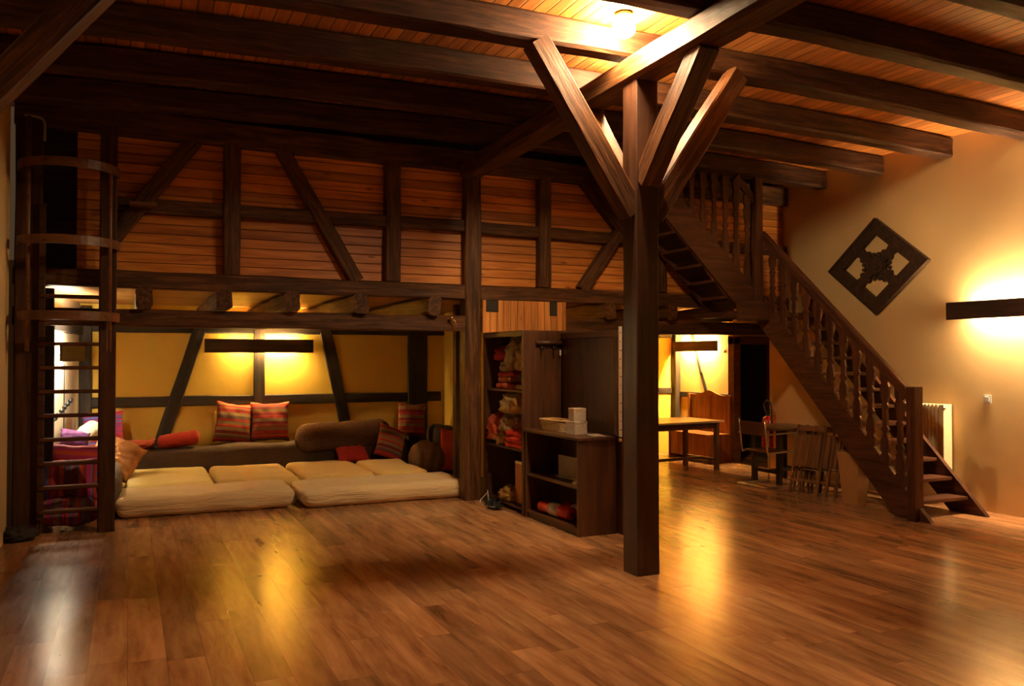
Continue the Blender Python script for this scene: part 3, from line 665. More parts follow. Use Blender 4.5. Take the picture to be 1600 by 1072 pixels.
for k in range(12):
    bm = bmesh.new(); bbox(bm, -.012, .002 if k % 3 else .012, -.0135, -.0115, .06+.08*k, .066+.08*k); mobj('mark', bm, BLACK, ms)
# low shelf unit
su = thing('shelf_unit', 'low dark brown open bookshelf standing left of the centre post', 'shelf', (3.88, 7.13, 0))
box('side_panel', 3.67, 4.07, 6.59, 6.62, .0, .86, CABZ, su, bev=.002); box('side_panel', 3.67, 4.07, 7.66, 7.69, 0, .86, CABZ, su, bev=.002)
box('top_board', 3.655, 4.08, 6.575, 7.705, .86, .885, CABY, su); box('back_panel', 4.05, 4.068, 6.62, 7.66, .05, .86, CABZ, su, bev=.001)
for z in (.445, .075): box('shelf_board', 3.675, 4.05, 6.62, 7.66, z-.024, z, CABY, su, bev=.002)
box('plinth', 3.69, 3.71, 6.62, 7.66, 0, .05, CABY, su, bev=.002)
# wicker basket
wk = thing('wicker_basket', 'small oblong straw basket on top of the shelf unit', 'basket', (3.86, 7.37, .886), R(8))
m, nt, b = newmat('wicker'); tcn = N(nt, 'ShaderNodeTexCoord'); wv = N(nt, 'ShaderNodeTexWave', bands_direction='Z'); wv.inputs['Scale'].default_value = 26; wv.inputs['Distortion'].default_value = 2
wv2 = N(nt, 'ShaderNodeTexWave', bands_direction='Y'); wv2.inputs['Scale'].default_value = 16
nt.links.new(tcn.outputs['Object'], wv.inputs[0]); nt.links.new(tcn.outputs['Object'], wv2.inputs[0])
mm = N(nt, 'ShaderNodeMath', operation='MULTIPLY'); nt.links.new(wv.outputs['Fac'], mm.inputs[0]); nt.links.new(wv2.outputs['Fac'], mm.inputs[1])
rp = ramp(nt, [(0, (.30, .16, .05)), (.6, (.72, .48, .20))]); nt.links.new(wv.outputs['Fac'], rp.inputs[0]); nt.links.new(rp.outputs[0], b.inputs['Base Color'])
bp = N(nt, 'ShaderNodeBump'); bp.inputs['Distance'].default_value = .008; nt.links.new(mm.outputs[0], bp.inputs['Height']); nt.links.new(bp.outputs[0], b.inputs['Normal'])
WICK = m
bm = bmesh.new(); rings = []
for z, k in ((0, .86), (.02, .9), (.06, .96), (.105, 1), (.105, .93), (.06, .90), (.012, .84)):
    ring = []
    for i in range(40):
        a = 2*math.pi*i/40; c, s = math.cos(a), math.sin(a); e = .42
        ring.append(bm.verts.new((math.copysign(abs(c)**e, c)*.10*k, math.copysign(abs(s)**e, s)*.195*k, z+.004*math.sin(a*9))))
    rings.append(ring)
for i in range(len(rings)-1):
    for k in range(40): bm.faces.new((rings[i][k], rings[i][(k+1) % 40], rings[i+1][(k+1) % 40], rings[i+1][k]))
bm.faces.new(rings[0][::-1]); bm.faces.new(rings[-1]); mobj('basket_body', bm, WICK, wk)
bm = bmesh.new(); tube(bm, [(math.copysign(abs(math.cos(a))**.42, math.cos(a))*.10, math.copysign(abs(math.sin(a))**.42, math.sin(a))*.195, .107) for a in [2*math.pi*i/40 for i in range(40)]], .009, 6, cyc=True); mobj('rim', bm, WICK, wk, smooth=True)
def sheet(label, x, y, w_, d, rz, z=.8865, name='paper_sheet'):
    bm = bmesh.new(); n = 6; V = [[bm.verts.new((-w_/2+w_*i/n, -d/2+d*k/n, .004*max(0, noise.noise(Vector((i*.5, k*.5, x)))))) for k in range(n+1)] for i in range(n+1)]
    for i in range(n):
        for k in range(n): bm.faces.new((V[i][k], V[i+1][k], V[i+1][k+1], V[i][k+1]))
    bmesh.ops.solidify(bm, geom=bm.faces[:], thickness=.0015)
    return tag(mobj(name, bm, PAPER, None, Matrix.Translation((x, y, z+.001)) @ Matrix.Rotation(rz, 4, 'Z')), label, 'paper')
sheet('loose white sheet of paper under and right of the straw basket', 3.90, 7.18, .16, .24, .4)
sheet('loose white sheet of paper on the shelf top right of the patterned boxes', 3.95, 6.76, .13, .26, -.25)
GR, ntg, bg = newmat('patterned_box_paper'); cg, _ = coords(ntg); wvg = N(ntg, 'ShaderNodeTexNoise'); wvg.inputs['Scale'].default_value = 30; wvg.inputs['Distortion'].default_value = 6
ntg.links.new(cg, wvg.inputs[0]); rg = ramp(ntg, [(.42, (.34, .27, .20)), (.5, (.75, .66, .54)), (.58, (.40, .33, .26))]); ntg.links.new(wvg.outputs['Fac'], rg.inputs[0]); ntg.links.new(rg.outputs[0], bg.inputs['Base Color'])
def pbox(label, x, y, z, s, h, rz=0):
    t = thing('patterned_box', label, 'box', (x, y, z), rz, 'patterned boxes on the shelf unit')
    bm = bmesh.new(); bbox(bm, -s/2, s/2, -s/2, s/2, 0, h*.93, .003); mobj('box_body', bm, GR, t)
    bm = bmesh.new(); bbox(bm, -s/2-.002, s/2+.002, -s/2-.002, s/2+.002, h*.82, h, .003); mobj('lid', bm, GR, t)
pbox('grey swirl-patterned cube box, lower of the stacked pair', 3.84, 6.93, .886, .142, .125, .16)
pbox('grey swirl-patterned cube box stacked on top of another', 3.845, 6.925, 1.012, .125, .12, -.08)
pbox('small plain grey box left of the stacked pair', 3.87, 7.065, .886, .09, .115, .1)
# things inside the shelf unit
pf = thing('picture_holder', 'pale framed holder standing on the middle shelf', 'holder', (3.86, 7.13, .446), R(4))
FR = plain('holder_plastic', (.34, .27, .19), .35); FR2 = plain('holder_card', (.20, .15, .10), .5)
bm = bmesh.new(); bbox(bm, -.03, .10, -.22, .20, 0, .012); mobj('base', bm, FR, pf)
bm = bmesh.new(); bbox(bm, -.004, .004, -.20, .16, .012, .20); mobj('card', bm, FR2, pf)
bm = bmesh.new(); bbox(bm, -.006, .006, -.205, -.195, .012, .205); bbox(bm, -.006, .006, .16, .17, .012, .205); bbox(bm, -.006, .006, -.205, .17, .20, .21); mobj('frame', bm, FR, pf)
bm = bmesh.new(); bbox(bm, .05, .056, .05, .19, .012, .20); mobj('rear_card', bm, FR2, pf)
bm = bmesh.new(); bmesh.ops.create_uvsphere(bm, u_segments=20, v_segments=12, radius=1)
for v in bm.verts: v.co = Vector((v.co.x*.030, v.co.y*.055, max(v.co.z, 0)*.032))
tag(mobj('white_stone', bm, plain('white_stone', (.6, .55, .48), .4), None, Matrix.Translation((3.74, 6.76, .446)), smooth=True), 'small rounded white object on the middle shelf', 'object')
def roll(label, x, y, z, r, L, rz):
    t = thing('red_roll', label, 'roll', (x, y, z), rz, 'shiny red rolls on the bottom shelf')
    RR = plain('red_shiny_wrap', (.42, .025, .012), .16)
    bm = bmesh.new(); tube(bm, [(0, -L/2, r), (0, -L/2+.01, r), (0, L/2-.01, r), (0, L/2, r)], [r*.85, r, r, r*.85], 24); mobj('roll_body', bm, RR, t, smooth=True)
    bm = bmesh.new(); tube(bm, [(0, -L*.16, r), (0, L*.16, r)], r*1.01, 24); mobj('paper_label', bm, plain('roll_label', (.42, .36, .36), .35), t, smooth=True)
    bm = bmesh.new(); tube(bm, [(0, -L/2-.002, r), (0, -L/2+.004, r)], r*.3, 12); mobj('end_hole', bm, BLACK, t, smooth=True)
roll('shiny red roll with a pale label, front one on the bottom shelf', 3.77, 7.20, .077, .062, .52, R(6))
roll('shiny red roll behind the other one on the bottom shelf', 3.92, 7.02, .077, .062, .52, R(2))
# textiles in the wardrobe
def cloth_m(name, c): return plain(name, c, .9, 0, .5, 14, 0, .3)
CRED, COR, CCR, CYE, CBR = cloth_m('red_cloth', (.34, .015, .006)), cloth_m('orange_cloth', (.45, .07, .018)), cloth_m('cream_cloth', (.30, .20, .085)), cloth_m('yellow_cloth', (.38, .20, .035)), cloth_m('brown_cloth', (.16, .05, .025))
def folded(label, x, y, z, w_, d, h, mat, rz=0, group='folded textiles in the wardrobe', seed=0):
    bm = softbox(w_, d, h, h*.48, 9, .02, 9, seed)
    return tag(mobj('folded_cloth', bm, mat, None, Matrix.Translation((x, y, z)) @ Matrix.Rotation(rz, 4, 'Z'), smooth=True), label, 'cloth', group)
folded('folded orange-brown blanket at the bottom of the top shelf pile', 3.90, 8.36, 1.266, .36, .38, .07, COR, .1, seed=1)
folded('second folded orange blanket in the top shelf pile', 3.90, 8.35, 1.336, .34, .36, .065, cloth_m('rust_cloth', (.42, .13, .05)), -.05, seed=2)
folded('folded dark red blanket in the middle of the top shelf pile', 3.89, 8.34, 1.401, .34, .36, .055, CRED, .08, seed=3)
folded('folded cream blanket near the top of the top shelf pile', 3.90, 8.36, 1.456, .33, .33, .07, CCR, 0, seed=4)
folded('folded pale blanket topping the top shelf pile', 3.90, 8.38, 1.526, .30, .28, .045, CCR, .1, seed=5)
blob('crumpled_cloth', (.30, .32, .17), CRED, 'crumpled bright red cloth on the top shelf pile by the post', 'cloth', (3.86, 8.54, 1.572), disp=.35, seed=2, group='crumpled textiles in the wardrobe')
blob('crumpled_cloth', (.30, .34, .36), CCR, 'crumpled cream pillow bulging from the top shelf', 'cloth', (3.84, 8.18, 1.49), disp=.35, seed=5, group='crumpled textiles in the wardrobe')
blob('crumpled_cloth', (.30, .26, .34), cloth_m('olive_cloth', (.34, .23, .08)), 'crumpled olive-yellow cloth at the right of the top shelf', 'cloth', (3.84, 7.93, 1.47), disp=.4, seed=8, group='crumpled textiles in the wardrobe')
folded('folded tan cloth at the right end of the top shelf', 3.88, 7.93, 1.266, .34, .26, .06, CCR, 0, seed=7)
folded('black bag on the right of the top shelf', 3.90, 7.93, 1.328, .30, .24, .14, plain('black_fabric', (.02, .018, .016), .8), 0, seed=8)
blob('crumpled_cloth', (.34, .44, .24), cloth_m('tan_cloth', (.42, .28, .10)), 'crumpled tan pillow on the upper part of the middle shelf', 'cloth', (3.84, 8.24, 1.00), disp=.35, seed=11, group='crumpled textiles in the wardrobe')
blob('crumpled_cloth', (.26, .24, .20), CYE, 'bright yellow crumpled cloth on the middle shelf', 'cloth', (3.80, 8.02, 1.02), disp=.3, seed=13, group='crumpled textiles in the wardrobe')
blob('crumpled_cloth', (.30, .28, .30), COR, 'crumpled orange-red cloth at the left of the middle shelf', 'cloth', (3.80, 8.58, .70), disp=.4, seed=17, group='crumpled textiles in the wardrobe')
blob('crumpled_cloth', (.34, .40, .22), CCR, 'crumpled cream cloth in the middle of the middle shelf', 'cloth', (3.84, 8.28, .79), disp=.35, seed=19, group='crumpled textiles in the wardrobe')
blob('crumpled_cloth', (.30, .34, .16), CYE, 'knotted yellow cloth at the front of the middle shelf', 'cloth', (3.82, 8.43, .656), disp=.45, seed=23, group='crumpled textiles in the wardrobe')
blob('crumpled_cloth', (.30, .30, .16), CBR, 'dark red crumpled cloth at the right of the middle shelf', 'cloth', (3.84, 7.95, .86), disp=.35, seed=29, group='crumpled textiles in the wardrobe')
for i, (z, l) in enumerate(((.656, 'lowest of three'), (.716, 'middle of three'), (.776, 'topmost of three'))):
    folded('folded bright orange-red blanket on the middle shelf, ' + l, 3.86, 8.02, z, .36, .44-.03*i, .062, cloth_m('coral_cloth', (.60, .045, .012)), .04*i, seed=30+i)
# wardrobe floor
bo = thing('orange_board', 'orange-brown board with a metal clip leaning in the wardrobe bottom', 'board', (3.80, 8.0, .062), 0)
bm = bmesh.new(); prism(bm, [(-.18, 0), (.20, 0), (.20, .42), (-.10, .42)], -.008, .008, 'x'); mobj('panel', bm, plain('orange_hardboard', (.50, .20, .05), .45), bo)
bm = bmesh.new(); bbox(bm, -.015, .012, -.09, .19, .415, .44, .003); mobj('clip', bm, CHROME, bo)
blob('crumpled_cloth', (.22, .26, .15), CYE, 'crumpled yellow cloth on the wardrobe floor', 'cloth', (3.78, 8.30, .062), disp=.5, seed=31, group='crumpled textiles in the wardrobe')
for i, (x, y, l, s) in enumerate(((3.70, 8.45, 'black cable heap by the wardrobe foot', .30), (3.60, 8.20, 'black shoe-like bundle in front of the wardrobe', .24))):
    bm = bmesh.new()
    for k in range(5):
        rnd = random.Random(i*10+k); tube(bm, smoothpath([(rnd.uniform(-.08, .08), -s/2+s*q/5, .014+rnd.uniform(0, .06)) for q in range(6)], 5), .011, 6)
    tag(mobj('cable_bundle', bm, BLACK, None, Matrix.Translation((x-.05, y, 0)), smooth=True), l, 'cable')
bm = bmesh.new(); tube(bm, smoothpath([(3.56, 8.62, .005), (3.60, 8.70, .02), (3.66, 8.66, .10), (3.64, 8.60, .13), (3.62, 8.52, .02), (3.60, 8.40, .006)], 6), .005, 6)
tag(mobj('white_cable', bm, plain('white_cable', (.7, .64, .55), .5), smooth=True), 'thin white cord curling at the foot of the main post', 'cable')

# ================================================================== MATTRESSES
def mattress_m(name, c):
    m, nt, b = newmat(name); co, _ = coords(nt, (.7, 3.5, 5), (0, 0, .25)); n = N(nt, 'ShaderNodeTexNoise'); n.inputs['Scale'].default_value = 4; n.inputs['Detail'].default_value = 4; n.inputs['Distortion'].default_value = 1.5
    nt.links.new(co, n.inputs[0]); b.inputs['Base Color'].default_value = (*c, 1); b.inputs['Roughness'].default_value = .85; b.inputs['Sheen Weight'].default_value = .2
    bp = N(nt, 'ShaderNodeBump'); bp.inputs['Strength'].default_value = .7; bp.inputs['Distance'].default_value = .03
    nt.links.new(n.outputs['Fac'], bp.inputs['Height']); nt.links.new(bp.outputs[0], b.inputs['Normal']); return m
MC, MY = mattress_m('cream_sheet', (.70, .53, .29)), mattress_m('yellow_sheet', (.78, .66, .26))
MY2 = mattress_m('ochre_sheet', (.70, .50, .17))
def mattress(label, x0, x1, y0, y1, h, mat, rz=0, seed=0, z=0, lift=0):
    w_, d = x1-x0, y1-y0
    def fn(x, y, zz):
        k = 1-.05*(1-min(1, zz/h)) ; f = noise.noise(Vector((x*2.5+seed, y*3, 0)))*.012
        fold = math.sin(x*9+zz*18+seed)*.004*(1 if y < -d*.4 else 0)
        return (x*k, y*k+fold, max(0, zz+(f if zz > h*.5 else 0)+lift*max(0, (y/d+.5))))
    bm = softbox(w_, d, h, .085, 24, .01, 5, seed, fn)
    return tag(mobj('mattress', bm, mat, None, Matrix.Translation(((x0+x1)/2, (y0+y1)/2, z)) @ Matrix.Rotation(rz, 4, 'Z'), smooth=True), label, 'mattress', 'floor mattresses')
mattress('cream-sheeted floor mattress in front, beside the ladder', -.12, 1.66, 9.14, 9.98, .21, MC, R(-1.2), 1)
mattress('cream-sheeted floor mattress in front, reaching to the main post', 1.67, 3.58, 8.99, 9.83, .21, MC, R(0), 4)
mattress('pale yellow floor mattress behind, beside the ladder', -.02, .92, 10.02, 11.45, .225, MY, R(-.5), 7)
mattress('ochre floor mattress behind, second from the ladder', .935, 1.86, 9.98, 11.4, .225, MY2, 0, 9)
mattress('ochre floor mattress behind, third from the ladder', 1.875, 2.75, 9.92, 11.36, .23, MY2, 0, 12)
mattress('ochre floor mattress behind, under the brown roll', 2.765, 3.42, 9.90, 11.2, .23, MY2, 0, 15)

# ================================================================== COUCH CUSHIONS
BRN = cloth_m('brown_upholstery', (.052, .021, .008)); GRY = cloth_m('grey_brown_upholstery', (.16, .12, .085))
def seat(label, x0, x1, y0, y1, h, mat, seed, cat='couch', rz=0):
    def fn(x, y, z): return (x, y, max(0, z+noise.noise(Vector((x*1.6+seed, y*2, z)))*.03*(z/h)))
    bm = softbox(x1-x0, y1-y0, h, .10, 22, .02, 5, seed, fn)
    return tag(mobj('floor_couch', bm, mat, None, Matrix.Translation(((x0+x1)/2, (y0+y1)/2, 0)) @ Matrix.Rotation(rz, 4, 'Z'), smooth=True), label, cat)
seat('long dark brown couch along the yellow back wall', .05, 3.72, 11.44, 11.93, .46, BRN, 3)
seat('grey-brown couch along the left wall behind the ladder', -.50, -.06, 9.35, 11.40, .42, GRY, 6)
seat('dark brown couch section in the right corner of the alcove', 4.02, 4.33, 11.0, 11.9, .62, BRN, 9)
# striped cushions
Rr, Rd, Ro, Rb, Rm, Rg, Rp = (.30, .016, .010), (.15, .010, .010), (.44, .055, .012), (.10, .05, .035), (.34, .02, .07), (.22, .13, .05), (.16, .03, .20)
STA = stripes('red_striped_weave', [Rr, Rd, Ro, Rr, Rb, Rg], .62, 'z', 3); STB = stripes('red_striped_weave_b', [Rr, Rd, Ro, Rr, Rb, Rg], .62, 'z', 8)
Mg, Mb = (.34, .02, .10), (.09, .10, .32)
STC = stripes('magenta_striped_weave', [Mg, Mg, Ro, Rp, Mb, Rr], .6, 'z', 5); STD = stripes('magenta_striped_weave_b', [Mg, Rd, Ro, Mb, Mg, Rr, Rg], .6, 'x', 11)
STE = stripes('crimson_striped_weave', [Mg, Rd, Rr, Mb, Rr, Ro], .6, 'z', 21); STF = stripes('crimson_striped_weave_b', [Rd, Mg, Rr, Mb, Rr, Ro, Rd], .6, 'x', 27)
cushion('striped_cushion', .50, .56, .17, STA, 'large red striped cushion leaning on the back wall, left one of the tall pair', (1.27, 11.80, .455), (-12, 8, 4), 'striped scatter cushions', 1)
cushion('striped_cushion', .52, .55, .17, STB, 'large red striped cushion leaning on the back wall, right one of the tall pair', (1.775, 11.80, .46), (-10, 0, -4), 'striped scatter cushions', 2)
cushion('striped_cushion', .42, .50, .17, STB, 'red striped cushion upright on the couch in the right corner', (3.72, 11.62, .46), (-10, 3, -8), 'striped scatter cushions', 3)
cushion('striped_cushion', .42, .50, .17, STA, 'red striped cushion slanting against the brown roll on the right', (3.22, 11.12, .23), (-28, 22, 0), 'striped scatter cushions', 4)
cushion('striped_cushion', .48, .52, .17, STC, 'purple and pink striped cushion leaning in the left corner', (-.25, 11.62, .43), (-14, -3, 6), 'striped scatter cushions', 5)
cushion('striped_cushion', .54, .46, .26, STD, 'magenta cushion with upright stripes lying at the foot of the ladder', (-.50, 8.74, .13), (-80, 0, 0), 'striped cushions behind the ladder', 6)
cushion('striped_cushion', .50, .44, .22, STF, 'dark red cushion with upright stripes in the stack behind the ladder', (-.50, 8.98, .24), (-30, 0, 2), 'striped cushions behind the ladder', 7)
cushion('striped_cushion', .48, .45, .20, STE, 'crimson cushion with level stripes topping the stack behind the ladder', (-.50, 9.34, .31), (-12, 6, 0), 'striped cushions behind the ladder', 8)
cushion('plain_cushion', .30, .20, .12, cloth_m('violet_cloth', (.20, .06, .22)), 'small violet cushion showing between the ladder rungs', (-.52, 10.0, .66), (-30, 12, 10), seed=9)
bolster('white_bolster', .46, .10, cloth_m('ivory_cloth', (.70, .62, .42)), 'ivory roll cushion against the left alcove wall', (-.44, 10.85, .72), (0, -20, 62), seed=3)
cushion('red_cushion', .36, .14, .26, cloth_m('dull_red_cloth', (.42, .07, .04)), 'flat dull red cushion on the couch left of the red bolster', (.15, 11.66, .43), (0, 0, 0), seed=11)
bolster('red_bolster', .52, .095, cloth_m('red_bolster_cloth', (.36, .018, .006)), 'bright red bolster lying on the couch left of the tall striped cushions', (.60, 11.62, .55), (0, -7, 4), seed=5)
FZ = plain('fuzzy_brown', (.115, .052, .026), .95, 0, 1.0, 60, 0, .5)
bolster('fuzzy_bolster', 1.36, .20, FZ, 'big fuzzy grey-brown bolster lying on the couch', (2.72, 11.52, .53), (0, -2, 3), seed=7, disp=.03, end=.5)
cushion('red_cushion', .46, .34, .14, cloth_m('bright_red_cloth', (.50, .025, .015)), 'bright red cushion half under the fuzzy bolster', (2.80, 11.22, .20), (-50, 0, 4), seed=13)
bolster('brown_roll', .56, .23, cloth_m('tan_brown_cloth', (.20, .105, .045)), 'thick brown roll cushion in the right corner of the alcove', (3.72, 10.84, .25), (0, 8, -24), seed=15, disp=.03, end=.5)
cushion('orange_cushion', .38, .60, .15, cloth_m('orange_red_cloth', (.55, .055, .02)), 'plain orange-red cushion upright beside the main post', (3.97, 10.62, .06), (-8, 3, -22), seed=17)
def crumple(x, y, z, q): return Vector((x, y, z))+Vector((1, 1, 1))*.030*noise.noise(Vector((x*7, y*7, z*4+q)))+Vector((.3, 1, .3))*.014*abs(math.sin((x*.8-z)*28+6*noise.noise(Vector((x*4, z*4, q)))))
cb = cushion_bm(.54, .50, .34, 44, 41)
for v in cb.verts: v.co = crumple(*v.co, 3)
tag(mobj('apricot_blanket', cb, cloth_m('apricot_cloth', (.42, .18, .055)), None, Matrix.Translation((-.24, 10.66, .28)) @ Euler((R(-42), R(24), R(-12))).to_matrix().to_4x4(), smooth=True), 'crumpled apricot blanket heaped on the left couch', 'blanket')
cushion('red_cushion', .30, .16, .20, cloth_m('wine_cloth', (.36, .03, .03)), 'small wine red cushion behind the ladder, right of the stack', (-.30, 9.9, .40), (-10, 0, 0), seed=19)
# wall fittings behind the ladder
bm = bmesh.new(); tube(bm, smoothpath([(-.72, 9.9, .93), (-.68, 10.3, .98), (-.64, 10.7, 1.05), (-.60, 11.1, 1.12)], 5), .016, 8)
for k in range(6): bmesh.ops.create_uvsphere(bm, u_segments=8, v_segments=6, radius=.026, matrix=Matrix.Translation((-.70+.02*k, 10.1+.16*k, .96+.03*k)))
tag(mobj('driftwood', bm, BLACK, smooth=True), 'knobbly dark branch hanging on the pale wall behind the ladder', 'branch')
for x, y in ((-.70, 9.95), (-.64, 10.5)):
    bm = bmesh.new(); tube(bm, [(x, y, .5), (x, y, 1.55)], .005, 6)
    tag(mobj('lamp_cable', bm, BLACK), 'thin dark cable on the pale wall behind the ladder, ' + ('nearer the ladder' if y < 10.2 else 'nearer the corner'), 'cable', 'lamp cables on the alcove wall')
# dark thing at the foot of the left wall
blob('dark_bag', (.26, .2, .12), plain('dark_bag_fabric', (.03, .02, .014), .8), 'dark lump of fabric at the foot of the ladder by the left wall', 'bag', (-.86, 8.50, 0), disp=.4, seed=50)

# ================================================================== BACK ROOM FURNITURE
TM = wood('table_leg_wood', (.06, .024, .010), (.12, .050, .020), (.18, .08, .035), 'z', .4, 1.0, .1)
TT = plain('pale_table_top', (.66, .50, .26), .3, 0, 0, 6)
def table(label, cx, cy, rz, w_, d, h, top, legm, th=.028, leg=.06, apron=.09, stretch=.13, name='table', i=.05):
    t = thing(name, label, 'table', (cx, cy, 0), rz)
    bm = bmesh.new(); bbox(bm, -w_/2, w_/2, -d/2, d/2, h-th, h, .004); mobj('table_top', bm, top, t)
    for sx in (-1, 1):
        for sy in (-1, 1):
            bm = bmesh.new(); x, y = sx*(w_/2-i-leg/2), sy*(d/2-i-leg/2); bbox(bm, -leg/2, leg/2, -leg/2, leg/2, 0, h-th, .003); mobj('leg', bm, legm, t, Matrix.Translation((x, y, 0)))
    for sy in (-1, 1):
        bm = bmesh.new(); y = sy*(d/2-i-leg/2); bbox(bm, -w_/2+i+leg, w_/2-i-leg, y-.011, y+.011, h-th-apron, h-th); mobj('apron', bm, legm, t)
    for sx in (-1, 1):
        bm = bmesh.new(); x = sx*(w_/2-i-leg/2); bbox(bm, x-.011, x+.011, -d/2+i+leg, d/2-i-leg, h-th-apron, h-th); mobj('apron', bm, legm, t)
        bm = bmesh.new(); bbox(bm, x-.02, x+.02, -d/2+i+leg, d/2-i-leg, stretch, stretch+.04); mobj('stretcher', bm, legm, t)
    bm = bmesh.new(); bbox(bm, -w_/2+i+leg/2+.02, w_/2-i-leg/2-.02, -.02, .02, stretch, stretch+.04); mobj('stretcher', bm, legm, t)
    return t
table('large table with a pale top under the back room lamp', 6.92, 9.98, R(5), 1.60, .82, .715, TT, TM)
table('small dark table in front of the doorway beside the chrome chair', 7.76, 8.50, R(0), .76, .72, .72, plain('dark_table_top', (.13, .065, .03), .3, 0, 0, 8), wood('dark_leg', (.012, .006, .004), (.03, .014, .008), (.05, .025, .012), 'z', .4, 1, .1), apron=.02, name='small_table', i=.10)
# plain wooden chair behind the pale table
ch = thing('wooden_chair', 'simple wooden chair half hidden behind the pale table and centre post', 'chair', (6.98, 10.85, 0), R(200))
for sx in (-.19, .19):
    bm = bmesh.new(); tube(bm, [(sx, -.19, 0), (sx, -.18, .43)], .02, 8); mobj('leg', bm, TM, ch, smooth=True)
    bm = bmesh.new(); tube(bm, smoothpath([(sx, .24, 0), (sx, .18, .43), (sx*1.0, .25, .86)], 4), .02, 8); mobj('leg', bm, TM, ch, smooth=True)
    bm = bmesh.new(); tube(bm, [(sx, -.185, .2), (sx, .21, .2)], .012, 8); mobj('stretcher', bm, TM, ch, smooth=True)
bm = bmesh.new(); bbox(bm, -.22, .22, -.22, .2, .43, .46, .008); mobj('seat', bm, TM, ch)
bm = bmesh.new(); bbox(bm, -.19, .19, .205, .225, .62, .84, .006); mobj('backrest', bm, TM, ch)
# bench with the curved back
bn = thing('settle_bench', 'reddish wooden settle with a curved high back left of the doorway', 'bench', (8.33, 10.98, 0), R(-90))
BM = wood('bench_wood', (.15, .045, .011), (.26, .085, .021), (.36, .135, .04), 'z', .32, .7, .08)
L_ = 1.04; yk = .20    # local x along the bench, wall on +y
def ogee(x):
    return 1.0+.085*math.exp(-(x/.20)**2)+.02*(abs(x)/(L_/2))**2
xs = [-L_/2+.04+(L_-.08)*i/28 for i in range(29)]
bm = bmesh.new(); prism(bm, [(xs[0], .06), (xs[-1], .06)]+[(x, ogee(x)-.06) for x in xs[::-1]], yk, yk+.018, 'y'); mobj('back_panel', bm, BM, bn)
bm = bmesh.new(); prism(bm, [(x, ogee(x)-.08) for x in xs]+[(x, ogee(x)) for x in xs[::-1]], yk-.014, yk+.026, 'y'); mobj('curved_rail', bm, BM, bn)
bm = bmesh.new(); bbox(bm, -.03, .03, yk-.010, yk, .42, ogee(0)-.08); mobj('centre_stile', bm, BM, bn)
for s in (-1, 1):
    bm = bmesh.new(); bbox(bm, s*(L_/2)-.022, s*(L_/2)+.022, yk-.03, yk+.035, 0, 1.02, .004); mobj('back_post', bm, BM, bn)
    bm = bmesh.new(); x = s*(L_/2); prism(bm, [(-.22, 0), (yk-.03, 0), (yk-.03, .64), (.05, .62), (-.16, .44), (-.22, .42)] if s < 0 else [(-.22, 0), (yk-.03, 0), (yk-.03, .42), (-.22, .42)], x-.014, x+.014, 'x'); mobj('side_panel', bm, BM, bn)
bm = bmesh.new(); bbox(bm, -L_/2-.01, L_/2+.01, -.25, yk, .40, .425, .005); mobj('seat', bm, BM, bn)
bm = bmesh.new(); bbox(bm, -L_/2+.02, L_/2-.02, -.21, -.192, .05, .40); mobj('front_panel', bm, BM, bn)
# chrome cantilever chair
cc = thing('cantilever_chair', 'chrome tube cantilever chair with dark leather in front of the small table', 'chair', (7.35, 8.31, 0), 0)
LE = plain('dark_red_leather', (.075, .018, .010), .4, 0, .2, 25)
def fr_path(s):
    y = s*.255
    return smoothpath([(-.25, 0, .014), (-.25, y*.9, .014), (-.22, y, .014), (.18, y, .014), (.235, y, .03), (.25, y, .08), (.245, y, .60), (.235, y, .65), (.19, y, .672), (-.20, y, .66), (-.24, y, .66)], 4)
for s in (-1, 1):
    bm = bmesh.new(); tube(bm, fr_path(s), .0115, 10); mobj('chrome_frame', bm, CHROME, cc, smooth=True)
    bm = bmesh.new(); tube(bm, smoothpath([(.245, s*.255, .46), (.20, s*.235, .445), (-.16, s*.235, .43), (-.20, s*.235, .45), (-.245, s*.235, .84)], 4), .0105, 10); mobj('seat_rail', bm, CHROME, cc, smooth=True)
bm = bmesh.new(); bbox(bm, -.16, .20, -.235, .235, .425, .447, .006); mobj('seat', bm, LE, cc)
bm = bmesh.new()
prism(bm, [(-.226, .64), (-.210, .64), (-.230, .81), (-.246, .81)], -.24, .24, 'y'); mobj('backrest', bm, LE, cc)
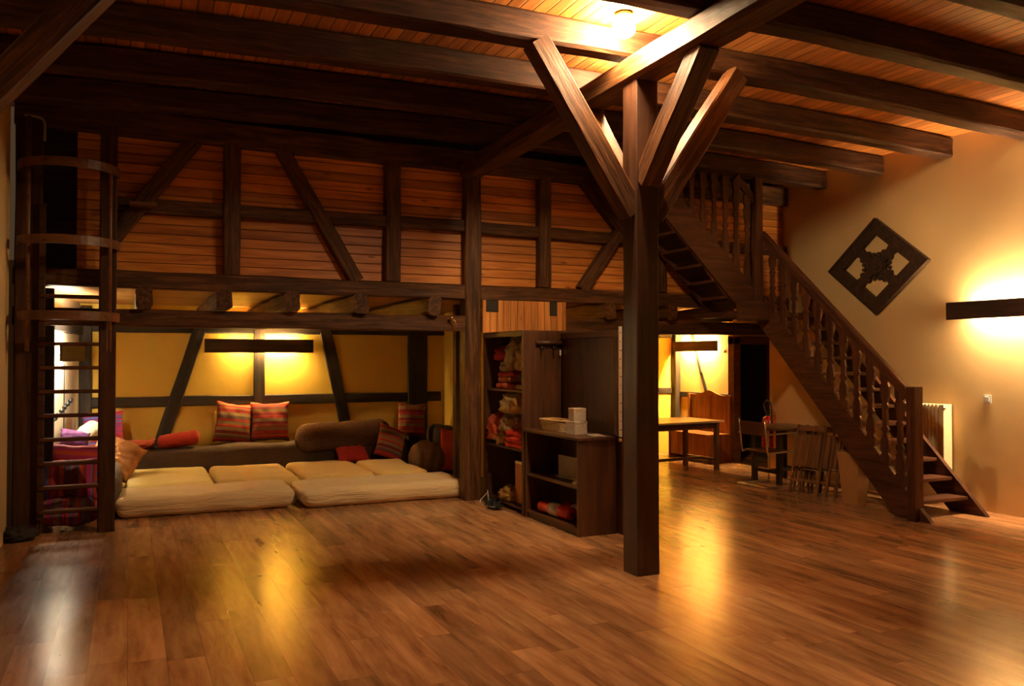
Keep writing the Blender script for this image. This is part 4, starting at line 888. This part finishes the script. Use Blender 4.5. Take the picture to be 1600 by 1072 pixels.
# folded slatted chairs leaning in a stack
FW = wood('folding_chair_wood', (.10, .042, .016), (.18, .080, .030), (.26, .125, .05), 'x', .45, 1.0, .1)
def folding_chair(label, x, y, rz, lean):
    t = thing('folding_chair', label, 'chair', (x, y, 0), rz, 'folded chairs stacked under the stair')
    t.rotation_euler = (0, lean, rz)
    for s in (-1, 1):
        beam_local = bmesh.new(); bbox(beam_local, -.011, .011, s*.19-.014, s*.19+.014, 0, .82, .004); mobj('leg', beam_local, FWZ, t)
        bl = bmesh.new(); bbox(bl, .013, .033, s*.155-.012, s*.155+.012, .02, .62, .004); mobj('leg', bl, FWZ, t)
    for k in range(7):
        bl = bmesh.new(); y0 = -.150+.05*k; bbox(bl, -.034, -.014, y0-.0235, y0+.0235, .32, .70, .003); mobj('seat_slat', bl, FWZ, t)
    for z0, z1 in ((.75, .81), (.14, .17)):
        bl = bmesh.new(); bbox(bl, -.010, .010, -.178, .178, z0, z1, .004); mobj('crossbar', bl, FWZ, t)
    bl = bmesh.new(); tube(bl, [(.023, -.15, .3), (.023, .15, .3)], .008, 8); mobj('pivot_rod', bl, CHROME, t, smooth=True)
    return t
FWZ = wood('folding_chair_wood_z', (.10, .042, .016), (.18, .080, .030), (.26, .125, .05), 'z', .45, 1.0, .1)
fl = ['in front, its slatted seat fully visible', 'directly behind the front one', 'third of the leaning stack', 'rearmost, closest to the stair']
f0 = folding_chair('brown folded slatted chair, ' + fl[0], 7.24, 7.58, R(9), R(13))
for k in range(1, 4):
    c = copy_tree(f0); c.location = (7.24+.055*k, 7.58-.085*k, 0); c['label'] = 'brown folded slatted chair, ' + fl[k]
# waste basket: tapered, faceted
wb_ = thing('waste_basket', 'pale tan tapered waste basket under the stair', 'waste basket', (7.36, 6.92, 0))
WBM = plain('basket_tan', (.44, .24, .09), .5, 0, .1, 10)
bm = bmesh.new(); rings = []
for z, r_ in ((0, .125), (.56, .185), (.56, .178), (.012, .119)):
    rings.append([bm.verts.new((r_*math.cos(math.pi/4*i+.2), r_*math.sin(math.pi/4*i+.2), z)) for i in range(8)])
for i in range(3):
    for k in range(8): bm.faces.new((rings[i][k], rings[i][(k+1) % 8], rings[i+1][(k+1) % 8], rings[i+1][k]))
bm.faces.new(rings[0][::-1]); bm.faces.new(rings[-1]); mobj('bin_body', bm, WBM, wb_)
bm = bmesh.new(); tube(bm, [(.183*math.cos(math.pi/4*i+.2), .183*math.sin(math.pi/4*i+.2), .56) for i in range(8)], .006, 6, cyc=True); mobj('rim', bm, WBM, wb_)
